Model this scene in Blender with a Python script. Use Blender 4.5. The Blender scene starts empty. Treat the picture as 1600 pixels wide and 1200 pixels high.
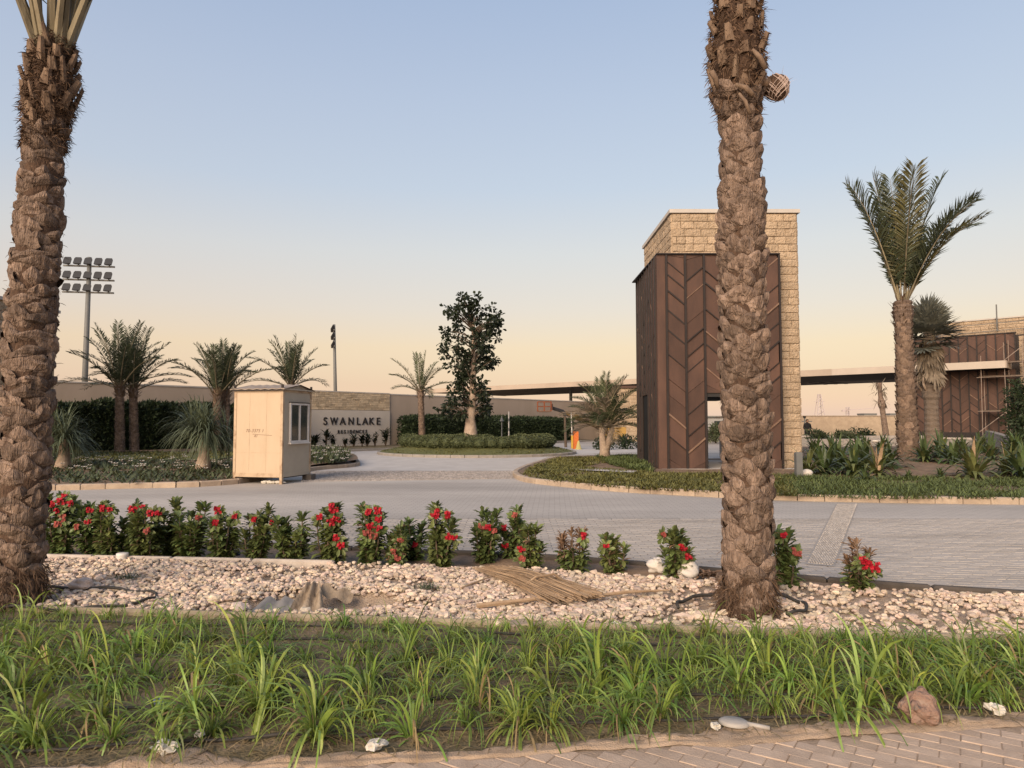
import bpy, math, random
import numpy as np
from math import sin, cos, tan, pi, radians, sqrt, atan2, hypot
from mathutils import Vector, Matrix, noise
from mathutils.geometry import tessellate_polygon

random.seed(7)
sc = bpy.context.scene
col = sc.collection

# ------------------------------------------------------------------ camera
EYE, TILT, FPX = 1.55, radians(3.12), 1100.0          # eye height, upward tilt, focal length in photo pixels
cam = bpy.data.cameras.new('camera')
cam.sensor_width = 36.0
cam.lens = 36.0 * FPX / 1600.0
cam.clip_start, cam.clip_end = 0.05, 3000.0
camo = bpy.data.objects.new('camera', cam)
camo.location = (0, 0, EYE)
camo.rotation_euler = (pi / 2 + TILT, 0, 0)
col.objects.link(camo)
sc.camera = camo

# ------------------------------------------------------------------ sky and sun
SUN_AZ, SUN_EL = radians(207), radians(24)
world = bpy.data.worlds.new('World')
sc.world = world
world.use_nodes = True
nt = world.node_tree
bg = nt.nodes['Background']
sky = nt.nodes.new('ShaderNodeTexSky')
sky.sky_type = 'NISHITA'
sky.sun_disc = False
sky.sun_elevation = radians(4.0)
sky.sun_rotation = SUN_AZ
tc = nt.nodes.new('ShaderNodeTexCoord')
sep = nt.nodes.new('ShaderNodeSeparateXYZ')
nt.links.new(tc.outputs['Generated'], sep.inputs[0])
ramp = nt.nodes.new('ShaderNodeValToRGB')
nt.links.new(sep.outputs['Z'], ramp.inputs[0])


def lin(r, g, b):
    f = lambda c: (c / 255 / 12.92) if c / 255 <= 0.04045 else ((c / 255 + 0.055) / 1.055) ** 2.4
    return (f(r), f(g), f(b), 1)


SKY = [(0.0087, (0.5448, 0.4125, 0.362)),
       (0.0523, (0.49, 0.3424, 0.2961)),
       (0.1045, (0.538, 0.3831, 0.2844)),
       (0.1564, (0.4964, 0.4031, 0.362)),
       (0.2334, (0.4504, 0.4226, 0.426)),
       (0.3173, (0.3661, 0.3966, 0.472)),
       (0.4226, (0.3217, 0.365, 0.4687)),
       (0.5446, (0.2591, 0.3175, 0.4494)),
       (0.766, (0.1949, 0.26, 0.4135)),
       (0.9848, (0.1324, 0.2005, 0.363))]
els = ramp.color_ramp.elements
while len(els) < len(SKY):
    els.new(0.5)
for e_, (p_, c_) in zip(els, SKY):
    e_.position = p_
    e_.color = (*c_, 1)
mul = nt.nodes.new('ShaderNodeVectorMath')
mul.operation = 'SCALE'
mul.inputs['Scale'].default_value = 0.07
nt.links.new(sky.outputs[0], mul.inputs[0])
add = nt.nodes.new('ShaderNodeVectorMath')
add.operation = 'ADD'
nt.links.new(ramp.outputs[0], add.inputs[0])
nt.links.new(mul.outputs[0], add.inputs[1])
nt.links.new(add.outputs[0], bg.inputs[0])
bg.inputs[1].default_value = 0.5

sun = bpy.data.lights.new('sun', 'SUN')
sun.energy = 2.4
sun.angle = radians(45)
sun.color = (1.0, 0.81, 0.62)
suno = bpy.data.objects.new('sun', sun)
sd = Vector((sin(SUN_AZ) * cos(SUN_EL), cos(SUN_AZ) * cos(SUN_EL), sin(SUN_EL)))
suno.rotation_euler = sd.to_track_quat('Z', 'Y').to_euler()
suno.location = sd * 50
col.objects.link(suno)

sc.view_settings.view_transform = 'Standard'
sc.view_settings.look = 'None'
sc.view_settings.exposure = 1.3
sc.view_settings.gamma = 1.0
sc.render.engine = 'CYCLES'
sc.cycles.max_bounces = 6
sc.cycles.transparent_max_bounces = 8


# ------------------------------------------------------------------ picture-to-place helpers (used for measuring positions)
def ray(px, py):
    u, v = (px - 800) / FPX, (600 - py) / FPX
    return u, cos(TILT) - v * sin(TILT), sin(TILT) + v * cos(TILT)


def G(px, py, z=0.0):
    x, y, zz = ray(px, py)
    s = (z - EYE) / zz
    return Vector((x * s, y * s, z))


def D(px, py, dep):
    x, y, zz = ray(px, py)
    s = dep / y
    return Vector((x * s, dep, EYE + zz * s))


def interp(pts):
    pts = sorted(pts)

    def f(x):
        if x <= pts[0][0]:
            a, b = pts[0], pts[1]
        elif x >= pts[-1][0]:
            a, b = pts[-2], pts[-1]
        else:
            for a, b in zip(pts, pts[1:]):
                if x <= b[0]:
                    break
        return a[1] + (b[1] - a[1]) * (x - a[0]) / (b[0] - a[0])
    return f


# ------------------------------------------------------------------ materials
MATS = {}


def mat(name, c1, c2=None, scale=6.0, rough=0.85, bump=0.0, bscale=40.0, rnd=0.0, isl=0.0, stretch=(1, 1, 1), spec=0.25,
        trans=0.0, metal=0.0, c3=None, hue=0.0, bdist=0.02):
    if name in MATS:
        return MATS[name]
    m = bpy.data.materials.new(name)
    m.use_nodes = True
    n, l = m.node_tree.nodes, m.node_tree.links
    p = n['Principled BSDF']
    p.inputs['Roughness'].default_value = rough
    p.inputs['Specular IOR Level'].default_value = spec
    p.inputs['Metallic'].default_value = metal
    geo = n.new('ShaderNodeNewGeometry')
    mp = n.new('ShaderNodeMapping')
    mp.inputs['Scale'].default_value = stretch
    l.new(geo.outputs['Position'], mp.inputs[0])
    if c2 is None:
        c2 = tuple(c * 0.75 for c in c1)
    nz = n.new('ShaderNodeTexNoise')
    nz.inputs['Scale'].default_value = scale
    nz.inputs['Detail'].default_value = 7
    nz.inputs['Roughness'].default_value = 0.62
    l.new(mp.outputs[0], nz.inputs[0])
    cr = n.new('ShaderNodeValToRGB')
    e = cr.color_ramp.elements
    e[0].position, e[1].position = 0.32, 0.68
    e[0].color = (*c2, 1)
    e[1].color = (*c1, 1)
    if c3:
        x = e.new(0.5)
        x.color = (*c3, 1)
    l.new(nz.outputs['Fac'], cr.inputs[0])
    out = cr.outputs[0]
    for kind, amt in (('obj', rnd), ('isl', isl)):
        if not amt:
            continue
        hsv = n.new('ShaderNodeHueSaturation')
        src = n.new('ShaderNodeObjectInfo').outputs['Random'] if kind == 'obj' else geo.outputs['Random Per Island']
        mr = n.new('ShaderNodeMapRange')
        mr.inputs['To Min'].default_value = 1 - amt
        mr.inputs['To Max'].default_value = 1 + amt
        l.new(src, mr.inputs['Value'])
        l.new(mr.outputs[0], hsv.inputs['Value'])
        if hue:
            wn = n.new('ShaderNodeTexWhiteNoise')
            wn.noise_dimensions = '1D'
            l.new(src, wn.inputs['W'])
            mh = n.new('ShaderNodeMapRange')
            mh.inputs['To Min'].default_value = 0.5 - hue
            mh.inputs['To Max'].default_value = 0.5 + hue
            l.new(wn.outputs['Value'], mh.inputs['Value'])
            l.new(mh.outputs[0], hsv.inputs['Hue'])
        l.new(out, hsv.inputs['Color'])
        out = hsv.outputs[0]
    l.new(out, p.inputs['Base Color'])
    if bump:
        bn = n.new('ShaderNodeTexNoise')
        bn.inputs['Scale'].default_value = bscale
        bn.inputs['Detail'].default_value = 5
        l.new(mp.outputs[0], bn.inputs[0])
        bp = n.new('ShaderNodeBump')
        bp.inputs['Strength'].default_value = bump
        bp.inputs['Distance'].default_value = bdist
        l.new(bn.outputs['Fac'], bp.inputs['Height'])
        l.new(bp.outputs[0], p.inputs['Normal'])
    if trans:
        tr = n.new('ShaderNodeBsdfTranslucent')
        l.new(out, tr.inputs['Color'])
        mx = n.new('ShaderNodeMixShader')
        mx.inputs[0].default_value = trans
        l.new(p.outputs[0], mx.inputs[1])
        l.new(tr.outputs[0], mx.inputs[2])
        l.new(mx.outputs[0], n['Material Output'].inputs[0])
    MATS[name] = m
    return m


def mat_plain(name, c, rough=0.6, metal=0.0, spec=0.4):
    return mat(name, c, tuple(x * 0.86 for x in c), scale=3, rough=rough, metal=metal, spec=spec)


M_SAND = mat('sand', (0.40, 0.29, 0.19), (0.27, 0.19, 0.12), 1.2, bump=0.4, bscale=25)
M_SANDD = mat('sand_drift', (0.40, 0.295, 0.21), (0.24, 0.17, 0.115), 5, bump=0.5, bscale=160, c3=(.34, .25, .175))
M_SOIL = mat('soil', (0.23, 0.165, 0.105), (0.10, 0.078, 0.045), 5, bump=0.8, bscale=45, c3=(0.155, 0.12, 0.065))
M_SOIL_DRY = mat('dry_soil', (0.27, 0.18, 0.115), (0.12, 0.08, 0.05), 4, bump=0.7, bscale=40)
M_GRAVELBED = mat('gravel_bed', (0.47, 0.36, 0.265), (0.33, 0.24, 0.17), 9, bump=1.0, bscale=60, bdist=.04)
M_STONE = mat('limestone_chip', (0.59, 0.465, 0.36), (0.44, 0.34, 0.26), 9, rough=0.9, isl=0.28, hue=0.018, bump=0.35, bscale=90)
M_BRICK = mat('pavement_brick', (0.46, 0.35, 0.265), (0.37, 0.275, 0.205), 9, rough=0.9, rnd=0.10, bump=0.35, bscale=120)
M_MORTAR = mat('joint_sand', (0.36, 0.265, 0.19), (0.26, 0.19, 0.135), 14, bump=0.4, bscale=80)
M_PAVER = mat('road_paver', (0.405, 0.36, 0.315), (0.28, 0.247, 0.215), 1.1, c3=(0.365, 0.322, 0.281), stretch=(.22, 1, 1), rough=0.92, rnd=0.07, isl=0.0, bump=0.25, bscale=90)
M_PAVERS = mat('road_pavers_small', (0.405, 0.36, 0.315), (0.28, 0.247, 0.215), 1.1, c3=(0.365, 0.322, 0.281), stretch=(.22, 1, 1), rough=0.92, isl=0.08, bump=0.25, bscale=90)
M_JOINT = mat('paver_joint', (0.24, 0.215, 0.19), (0.17, 0.15, 0.132), 8)
M_COBBLE = mat('cobble', (0.36, 0.32, 0.29), (0.22, 0.195, 0.18), 6, rough=0.92, isl=0.22, bump=0.3, bscale=60)
M_PALECON = mat('pale_concrete', (0.50, 0.455, 0.41), (0.41, 0.37, 0.33), 1.5, bump=0.2, bscale=40)
M_KERB = mat('kerb_concrete', (0.40, 0.315, 0.235), (0.29, 0.22, 0.165), 4, rough=0.92, rnd=0.07, bump=0.3, bscale=50)
M_KERBG = mat('grey_kerb', (0.30, 0.265, 0.23), (0.22, 0.195, 0.17), 4, rough=0.92, rnd=0.06, bump=0.3, bscale=50)
M_WHITEKERB = mat('white_edging', (0.52, 0.45, 0.385), (0.36, 0.30, 0.25), 6, bump=0.3, rnd=0.05)
M_STUCCO = mat('stucco', (0.36, 0.285, 0.225), (0.31, 0.245, 0.19), 0.9, bump=0.25, bscale=60, stretch=(1, 1, 0.25))
M_PLASTER = mat('pale_plaster', (0.47, 0.415, 0.36), (0.41, 0.36, 0.31), 0.8, bump=0.15, bscale=50, stretch=(1, 1, 0.4))
M_LEDGE = mat('ledge_stone', (0.50, 0.39, 0.265), (0.36, 0.275, 0.185), 3, isl=0.22, bump=0.4, bscale=30)
M_BLOCK = mat('sandstone_block', (0.43, 0.325, 0.225), (0.32, 0.238, 0.16), 7, rough=0.92, rnd=0.10, bump=1.0, bscale=16, bdist=0.08)
M_BLOCKJ = mat('sandstone_joint', (0.40, 0.29, 0.18), (0.32, 0.23, 0.14), 6, bump=0.3)
M_COPING = mat('coping', (0.44, 0.40, 0.36), (0.36, 0.325, 0.29), 2)
M_RUST = mat('rusty_steel', (0.094, 0.050, 0.035), (0.052, 0.029, 0.022), 1.6, rough=0.7, rnd=0.2, bump=0.12, bscale=60, stretch=(1, 1, 0.35), spec=0.3)
M_RIB = mat('rib_steel', (0.024, 0.017, 0.015), (0.017, 0.012, 0.011), 3, rough=0.6, spec=0.3)
M_RUSTL = mat('worn_rust_edge', (0.21, 0.135, 0.095), (0.13, 0.075, 0.05), 5, rough=0.6)
M_DARK = mat('interior_shade', (0.012, 0.011, 0.011), (0.008, 0.008, 0.008), 3)  # near-black colour stands in for the shade inside openings
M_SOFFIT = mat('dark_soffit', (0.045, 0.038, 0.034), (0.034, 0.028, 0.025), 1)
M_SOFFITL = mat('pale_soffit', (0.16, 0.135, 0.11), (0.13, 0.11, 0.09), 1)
M_FASCIA = mat('fascia', (0.39, 0.315, 0.25), (0.33, 0.265, 0.21), 0.7)
M_FASCIAW = mat('fascia_clean', (0.46, 0.39, 0.325), (0.40, 0.34, 0.28), 0.7)
M_CREAM = mat('cream_paint', (0.44, 0.335, 0.23), (0.412, 0.308, 0.207), 2.0, rough=0.55, spec=0.35, bump=0.10, bscale=4, stretch=(2, 2, .7), c3=(.434, .328, .225))
M_CREAMF = mat('cream_frame', (0.43, 0.32, 0.215), (0.25, 0.16, 0.10), 5, rough=0.55, c3=(0.41, 0.305, 0.205))
M_CREAMSHADE = mat('cream_paint_shaded', (0.40, 0.345, 0.27), (0.35, 0.30, 0.235), 2, rough=0.6)  # greyer cream: the cool shade on the booth's side is put into the colour
M_ROOF = mat('roof_sheet', (0.33, 0.27, 0.215), (0.20, 0.155, 0.12), 5, rough=0.6)
M_WHITE = mat('white_frame', (0.62, 0.58, 0.54), (0.52, 0.48, 0.44), 6, rough=0.5)
M_BAG = mat('white_bag', (0.66, 0.61, 0.55), (0.52, 0.46, 0.40), 8, rough=0.6, bump=0.3, bscale=20, trans=0.1)
M_LETTER = mat_plain('letter_black', (0.018, 0.014, 0.014), 0.5)
M_INK = mat('marker_ink', (0.20, 0.12, 0.075), (0.10, 0.055, 0.035), 30)
M_STEEL = mat_plain('mast_grey', (0.13, 0.13, 0.125), 0.6)
M_LAMP = mat_plain('lamp_black', (0.022, 0.022, 0.024), 0.5)
M_POLE = mat_plain('pale_pole', (0.52, 0.48, 0.44), 0.5)
M_ORANGE = mat_plain('orange_paint', (0.55, 0.13, 0.02), 0.5)
M_BASKET = mat('basket_paint', (0.26, 0.075, 0.03), (0.15, 0.045, 0.02), 6)
M_BOOM = mat('boom_paint', (0.16, 0.095, 0.03), (0.05, 0.035, 0.02), 3)
M_YELLOW = mat_plain('yellow_paint', (0.55, 0.33, 0.04), 0.5)
M_BLACKM = mat_plain('black_metal', (0.018, 0.016, 0.015), 0.6)
M_HOSE = mat('hose', (0.05, 0.045, 0.04), (0.03, 0.026, 0.023), 10, rough=0.7)
M_BARK = mat('palm_boot', (0.285, 0.205, 0.158), (0.085, 0.056, 0.042), 24, rough=0.95, rnd=0.30, bump=1.0, bscale=90, stretch=(1, 1, 0.22), c3=(0.185, 0.13, 0.098), bdist=0.035)
M_BARKS = mat('palm_boot_small', (0.25, 0.18, 0.135), (0.12, 0.08, 0.058), 14, rough=0.95, isl=0.35, bump=0.6, bscale=50)
M_FIBRE = mat('palm_fibre', (0.11, 0.068, 0.045), (0.045, 0.027, 0.019), 30, rough=1.0, bump=1.0, bscale=80, stretch=(1, 1, 0.4))
M_FUZZ = mat('fibre_hair', (0.13, 0.08, 0.05), (0.07, 0.043, 0.028), 20, rough=1.0, isl=0.3)
M_STUB = mat('petiole_stub', (0.23, 0.16, 0.11), (0.09, 0.058, 0.04), 14, rough=0.9, rnd=0.2, bump=0.6, bscale=40, stretch=(1, 1, 0.25))
M_PETIOLE = mat('petiole', (0.24, 0.20, 0.125), (0.12, 0.095, 0.06), 12, rough=0.6, rnd=0.3, stretch=(1, 1, 0.15), bump=.3)
M_FROND = mat('frond_leaf', (0.060, 0.072, 0.036), (0.040, 0.050, 0.025), 4, rough=0.55, isl=0.28, trans=0.15, spec=0.35)
M_FRONDLIT = mat('frond_lit', (0.105, 0.095, 0.035), (0.07, 0.065, 0.025), 4, rough=0.55, isl=0.28, trans=0.15, spec=0.35)  # brighter, yellower leaf colour paints in the look of lit fronds
M_FRONDD = mat('dry_frond', (0.26, 0.21, 0.155), (0.16, 0.125, 0.09), 6, rough=0.8, isl=0.25, trans=0.1)
M_FAN = mat('fan_leaf', (0.22, 0.22, 0.18), (0.13, 0.135, 0.105), 4, rough=0.6, isl=0.25, trans=0.12)
M_TRUNKG = mat('grey_trunk', (0.20, 0.155, 0.12), (0.11, 0.083, 0.063), 10, rough=0.95, bump=0.8, bscale=20, stretch=(1, 1, 2.2))
M_TRUNKP = mat('pale_trunk', (0.40, 0.31, 0.235), (0.24, 0.175, 0.13), 7, rough=0.9, bump=0.6, bscale=18)
M_HEDGE = mat('hedge_leaf', (0.032, 0.048, 0.020), (0.018, 0.028, 0.012), 2, rough=0.6, isl=0.4, trans=0.12)
M_TREE = mat('tree_leaf', (0.024, 0.033, 0.016), (0.014, 0.020, 0.010), 2, rough=0.5, isl=0.35, trans=0.15)
M_TREEG = mat('far_tree_leaf', (0.085, 0.10, 0.050), (0.055, 0.066, 0.032), 2, rough=0.6, isl=0.35, trans=0.1)
M_BUSH = mat('bush_leaf', (0.115, 0.13, 0.058), (0.068, 0.08, 0.036), 3, rough=0.6, isl=0.35, trans=0.15)
M_EUPH = mat('euphorbia_leaf', (0.145, 0.175, 0.055), (0.080, 0.108, 0.036), 5, rough=0.42, isl=0.38, rnd=0.16, hue=0.018, trans=0.18, spec=0.4)
M_EUPHD = mat('withered_leaf', (0.22, 0.14, 0.085), (0.12, 0.07, 0.045), 8, rough=0.8, isl=0.3)
M_FLOWER = mat('red_flower', (0.36, 0.006, 0.018), (0.22, 0.004, 0.011), 9, rough=0.55, isl=0.3, trans=0.08)
M_FLOWERD = mat('faded_flower', (0.34, 0.075, 0.060), (0.20, 0.05, 0.04), 9, rough=0.7, isl=0.25, trans=0.1)
M_STEM = mat('woody_stem', (0.13, 0.095, 0.065), (0.08, 0.055, 0.04), 8)
M_GRASS = mat('strap_leaf', (0.225, 0.295, 0.055), (0.115, 0.18, 0.034), 3.0, rough=0.45, isl=0.36, rnd=0.22, hue=0.022, trans=0.25, spec=0.4)
M_GRASSD = mat('dry_strap_leaf', (0.23, 0.17, 0.085), (0.14, 0.10, 0.05), 6, rough=0.8, isl=0.3)
M_STRAW = mat('straw', (0.37, 0.26, 0.165), (0.25, 0.165, 0.10), 8, rough=0.8, isl=0.3)
M_CYCAD = mat('rosette_leaf', (0.085, 0.115, 0.040), (0.048, 0.072, 0.026), 3, rough=0.45, isl=0.35, hue=0.015, trans=0.15, spec=0.4)
M_CYCADY = mat('rosette_leaf_pale', (0.15, 0.16, 0.055), (0.085, 0.10, 0.036), 3, rough=0.45, isl=0.35, hue=0.015, trans=0.15)
M_PONY = mat('ponytail_leaf', (0.115, 0.135, 0.080), (0.07, 0.085, 0.050), 3, rough=0.5, isl=0.35, trans=0.12)
M_COVER = mat('ground_cover_leaf', (0.165, 0.15, 0.045), (0.09, 0.09, 0.028), 1.6, rough=0.6, isl=0.4, trans=0.1)
M_COVERG = mat('green_cover_leaf', (0.12, 0.145, 0.048), (0.07, 0.09, 0.03), 1.6, rough=0.6, isl=0.4, trans=0.1)
M_LAWN = mat('lawn', (0.125, 0.125, 0.045), (0.085, 0.088, 0.032), 1.5, bump=0.5, bscale=30)
M_WHITEFL = mat('white_petal', (0.62, 0.58, 0.52), (0.5, 0.46, 0.40), 9, rough=0.6)
M_ROCK = mat('reddish_rock', (0.25, 0.18, 0.145), (0.13, 0.105, 0.09), 22, rough=0.9, bump=1.0, bscale=45, c3=(0.22, 0.135, 0.10))
M_TARP = mat('dusty_tarp', (0.34, 0.265, 0.19), (0.17, 0.125, 0.085), 9, rough=0.85, bump=0.6, bscale=35)
M_FILM = mat('grey_film', (0.24, 0.22, 0.20), (0.16, 0.145, 0.13), 5, rough=0.45)
M_LITTER = mat('litter_white', (0.58, 0.54, 0.47), (0.40, 0.36, 0.30), 18, rough=0.7)
M_GREYP = mat('grey_plastic', (0.34, 0.31, 0.28), (0.26, 0.24, 0.215), 10, rough=0.5)
M_BLUE = mat('blue_cap', (0.10, 0.13, 0.24), (0.06, 0.08, 0.16), 10)
M_CLOTH = mat('black_cloth', (0.014, 0.014, 0.015), (0.009, 0.009, 0.01), 8)
M_SKIN = mat('skin', (0.30, 0.17, 0.11), (0.26, 0.14, 0.09), 8)
M_HAIR = mat_plain('black_hair', (0.010, 0.009, 0.008))
M_FARWHITE = mat('far_white', (0.42, 0.40, 0.38), (0.36, 0.34, 0.32), 0.4)
M_FARGREY = mat('far_grey', (0.23, 0.22, 0.20), (0.19, 0.18, 0.165), 0.4)
M_HAZY = mat_plain('hazed_steel', (0.42, 0.36, 0.35))  # pale tint stands in for haze over the far pylon and crane


def mat_glass(name, c, rough):
    m = bpy.data.materials.new(name)
    m.use_nodes = True
    p = m.node_tree.nodes['Principled BSDF']
    p.inputs['Base Color'].default_value = (*c, 1)
    p.inputs['Roughness'].default_value = rough
    p.inputs['Specular IOR Level'].default_value = 0.8
    return m


M_GLASS = mat_glass('window_glass', (0.035, 0.045, 0.042), 0.08)
M_WATER = mat_glass('basin_water', (0.02, 0.024, 0.024), 0.06)
M_CURTAIN = mat('curtain', (0.22, 0.20, 0.18), (0.13, 0.12, 0.105), 3, stretch=(14, 14, 0.3))


# ------------------------------------------------------------------ mesh builder
class MB:
    def __init__(s):
        s.v, s.f, s.m = [], [], []

    def add(s, verts, faces, mi=0):
        o = len(s.v)
        s.v.extend([tuple(p) for p in verts])
        for fc in faces:
            s.f.append(tuple(i + o for i in fc))
            s.m.append(mi)

    def box(s, c, sz, rz=0.0, M=None, mi=0, taper=1.0):
        hx, hy, hz = sz[0] / 2, sz[1] / 2, sz[2] / 2
        vs = [Vector((sx * hx * (taper if z > 0 else 1), sy * hy * (taper if z > 0 else 1), z * hz))
              for z in (-1, 1) for sx, sy in ((-1, -1), (1, -1), (1, 1), (-1, 1))]
        R = Matrix.Rotation(rz, 3, 'Z') if M is None else M
        c = Vector(c)
        s.add([R @ p + c for p in vs], [(3, 2, 1, 0), (4, 5, 6, 7), (0, 1, 5, 4), (1, 2, 6, 5), (2, 3, 7, 6), (3, 0, 4, 7)], mi)
        return s

    def bbox(s, c, sz, b=0.01, M=None, mi=0, jit=0.0):
        """box with its upper face chamfered (top bevel)"""
        hx, hy, hz = sz[0] / 2, sz[1] / 2, sz[2] / 2
        vs = []
        for z, k in ((-hz, 0), (hz - b, 0), (hz, b)):
            for sx, sy in ((-1, -1), (1, -1), (1, 1), (-1, 1)):
                vs.append(Vector((sx * (hx - k), sy * (hy - k), z + random.uniform(-jit, jit))))
        M = M or Matrix.Identity(3)
        c = Vector(c)
        fs = [(8, 9, 10, 11)]
        for a in (0, 4):
            fs += [(a + i, a + (i + 1) % 4, a + 4 + (i + 1) % 4, a + 4 + i) for i in range(4)]
        s.add([M @ p + c for p in vs], fs, mi)
        return s

    def tube(s, pts, rad, n=8, cap=True, mi=0):
        pts = [Vector(p) for p in pts]
        if not hasattr(rad, '__len__'):
            rad = [rad] * len(pts)
        o = len(s.v)
        up = None
        for i, p in enumerate(pts):
            t = (pts[min(i + 1, len(pts) - 1)] - pts[max(i - 1, 0)])
            t = t.normalized() if t.length > 1e-9 else Vector((0, 0, 1))
            if up is None:
                up = t.orthogonal().normalized()
            up = (up - t * up.dot(t))
            up = up.normalized() if up.length > 1e-6 else t.orthogonal().normalized()
            b = t.cross(up)
            for k in range(n):
                a = 2 * pi * k / n
                s.v.append(tuple(p + (up * cos(a) + b * sin(a)) * rad[i]))
        for i in range(len(pts) - 1):
            for k in range(n):
                s.f.append((o + i * n + k, o + i * n + (k + 1) % n, o + (i + 1) * n + (k + 1) % n, o + (i + 1) * n + k))
                s.m.append(mi)
        if cap:
            s.f.append(tuple(o + k for k in range(n))[::-1])
            s.m.append(mi)
            e = o + (len(pts) - 1) * n
            s.f.append(tuple(e + k for k in range(n)))
            s.m.append(mi)
        return s

    def lathe(s, prof, n=16, c=(0, 0, 0), mi=0):
        c = Vector(c)
        o = len(s.v)
        for r, z in prof:
            for k in range(n):
                a = 2 * pi * k / n
                s.v.append(tuple(c + Vector((r * cos(a), r * sin(a), z))))
        for i in range(len(prof) - 1):
            for k in range(n):
                s.f.append((o + i * n + k, o + i * n + (k + 1) % n, o + (i + 1) * n + (k + 1) % n, o + (i + 1) * n + k))
                s.m.append(mi)
        s.f.append(tuple(o + (len(prof) - 1) * n + k for k in range(n)))
        s.m.append(mi)
        return s

    def blob(s, c, r, seed=0, amp=0.25, freq=1.6, n=(10, 7), mi=0, flat=0.0):
        c = Vector(c)
        o = len(s.v)
        nu, nv = n
        if not hasattr(r, '__len__'):
            r = (r, r, r)
        for j in range(nv + 1):
            th = pi * j / nv
            for i in range(nu):
                ph = 2 * pi * i / nu
                d = Vector((sin(th) * cos(ph), sin(th) * sin(ph), cos(th)))
                k = 1 + amp * noise.noise(d * freq + Vector((seed * 7.3, seed * 3.1, seed * 1.7)))
                p = Vector((d.x * r[0], d.y * r[1], d.z * r[2])) * k
                if p.z < -flat * r[2] and flat:
                    p.z = -flat * r[2]
                s.v.append(tuple(c + p))
        for j in range(nv):
            for i in range(nu):
                s.f.append((o + j * nu + i, o + (j + 1) * nu + i, o + (j + 1) * nu + (i + 1) % nu, o + j * nu + (i + 1) % nu))
                s.m.append(mi)
        return s

    def blade(s, p, d, up, L, w, droop=0.6, seg=5, mi=0, tip=0.15, base=0.6):
        """curved strap leaf from p along d, bending down by droop, `up` sets its flat side"""
        d = Vector(d).normalized()
        o = len(s.v)
        q = Vector(p)
        side = d.cross(Vector(up))
        side = side.normalized() if side.length > 1e-6 else d.orthogonal().normalized()
        for i in range(seg + 1):
            t = i / seg
            ww = w * (base + (1 - base) * min(1, t * 3)) * (1 if t < 0.55 else 1 - (1 - tip) * ((t - 0.55) / 0.45) ** 1.3) * 0.5
            s.v.append(tuple(q - side * ww))
            s.v.append(tuple(q + side * ww))
            d = (d + Vector((0, 0, -1)) * droop / seg * (0.4 + 1.2 * t)).normalized()
            q = q + d * (L / seg)
        for i in range(seg):
            a = o + 2 * i
            s.f.append((a, a + 1, a + 3, a + 2))
            s.m.append(mi)
        return s

    def leaf(s, p, d, n_, L, w, mi=0):
        """small folded obovate leaf"""
        d = Vector(d).normalized()
        n_ = Vector(n_)
        sd_ = d.cross(n_)
        sd_ = sd_.normalized() if sd_.length > 1e-6 else d.orthogonal().normalized()
        nn = sd_.cross(d)
        p = Vector(p)
        o = len(s.v)
        m1, m2 = p + d * L * 0.35, p + d * L * 0.72
        for q in (p, m1 - sd_ * w * 0.36 + nn * w * 0.16, m1, m1 + sd_ * w * 0.36 + nn * w * 0.16,
                  m2 - sd_ * w * 0.5 + nn * w * 0.1, m2 - nn * L * 0.04, m2 + sd_ * w * 0.5 + nn * w * 0.1, p + d * L - nn * L * 0.12):
            s.v.append(tuple(q))
        for fc in ((0, 2, 1), (0, 3, 2), (1, 2, 5, 4), (2, 3, 6, 5), (4, 5, 7), (5, 6, 7)):
            s.f.append(tuple(o + i for i in fc))
            s.m.append(mi)
        return s

    def diamond(s, p, d, n_, L, w, mi=0):
        d = Vector(d).normalized()
        sd_ = d.cross(Vector(n_))
        sd_ = sd_.normalized() if sd_.length > 1e-6 else d.orthogonal().normalized()
        p = Vector(p)
        o = len(s.v)
        for q in (p, p + d * L * 0.5 - sd_ * w / 2, p + d * L, p + d * L * 0.5 + sd_ * w / 2):
            s.v.append(tuple(q))
        s.f.append((o, o + 1, o + 2, o + 3))
        s.m.append(mi)
        return s

    def mesh(s, name, mats, smooth=False):
        me = bpy.data.meshes.new(name)
        me.from_pydata(s.v, [], s.f)
        if not isinstance(mats, (list, tuple)):
            mats = [mats]
        for m in mats:
            me.materials.append(m)
        if len(mats) > 1:
            me.polygons.foreach_set('material_index', s.m)
        if smooth:
            me.polygons.foreach_set('use_smooth', [True] * len(me.polygons))
        me.update()
        return me

    def build(s, name, mats, parent=None, smooth=False, **k):
        return link(name, s.mesh(name, mats, smooth), parent, **k)


def link(name, me, parent=None, loc=None, rot=None, M=None, kind=None):
    o = bpy.data.objects.new(name, me)
    col.objects.link(o)
    if parent is not None:
        o.parent = parent
    if M is not None:
        o.matrix_local = M
    else:
        if loc is not None:
            o.location = loc
        if rot is not None:
            o.rotation_euler = rot
    if kind:
        o['kind'] = kind
    return o


def tag(o, label, cat, group=None):
    o['label'] = label
    o['category'] = cat
    if group:
        o['group'] = group
    return o


def thing(name, label, cat, loc=(0, 0, 0), rz=0.0, group=None):
    o = bpy.data.objects.new(name, None)
    o.empty_display_size = 0.2
    o.location = loc
    o.rotation_euler = (0, 0, rz)
    col.objects.link(o)
    return tag(o, label, cat, group)


def struct(name, mb, mats, smooth=False):
    o = mb.build(name, mats, None, smooth)
    o['kind'] = 'structure'
    return o


def struct_empty(name, loc=(0, 0, 0)):
    o = bpy.data.objects.new(name, None)
    o.location = loc
    col.objects.link(o)
    o['kind'] = 'structure'
    return o


def kids(root, lib, name, mats_data, M):
    return link(name, mats_data, root, M=M)


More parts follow.
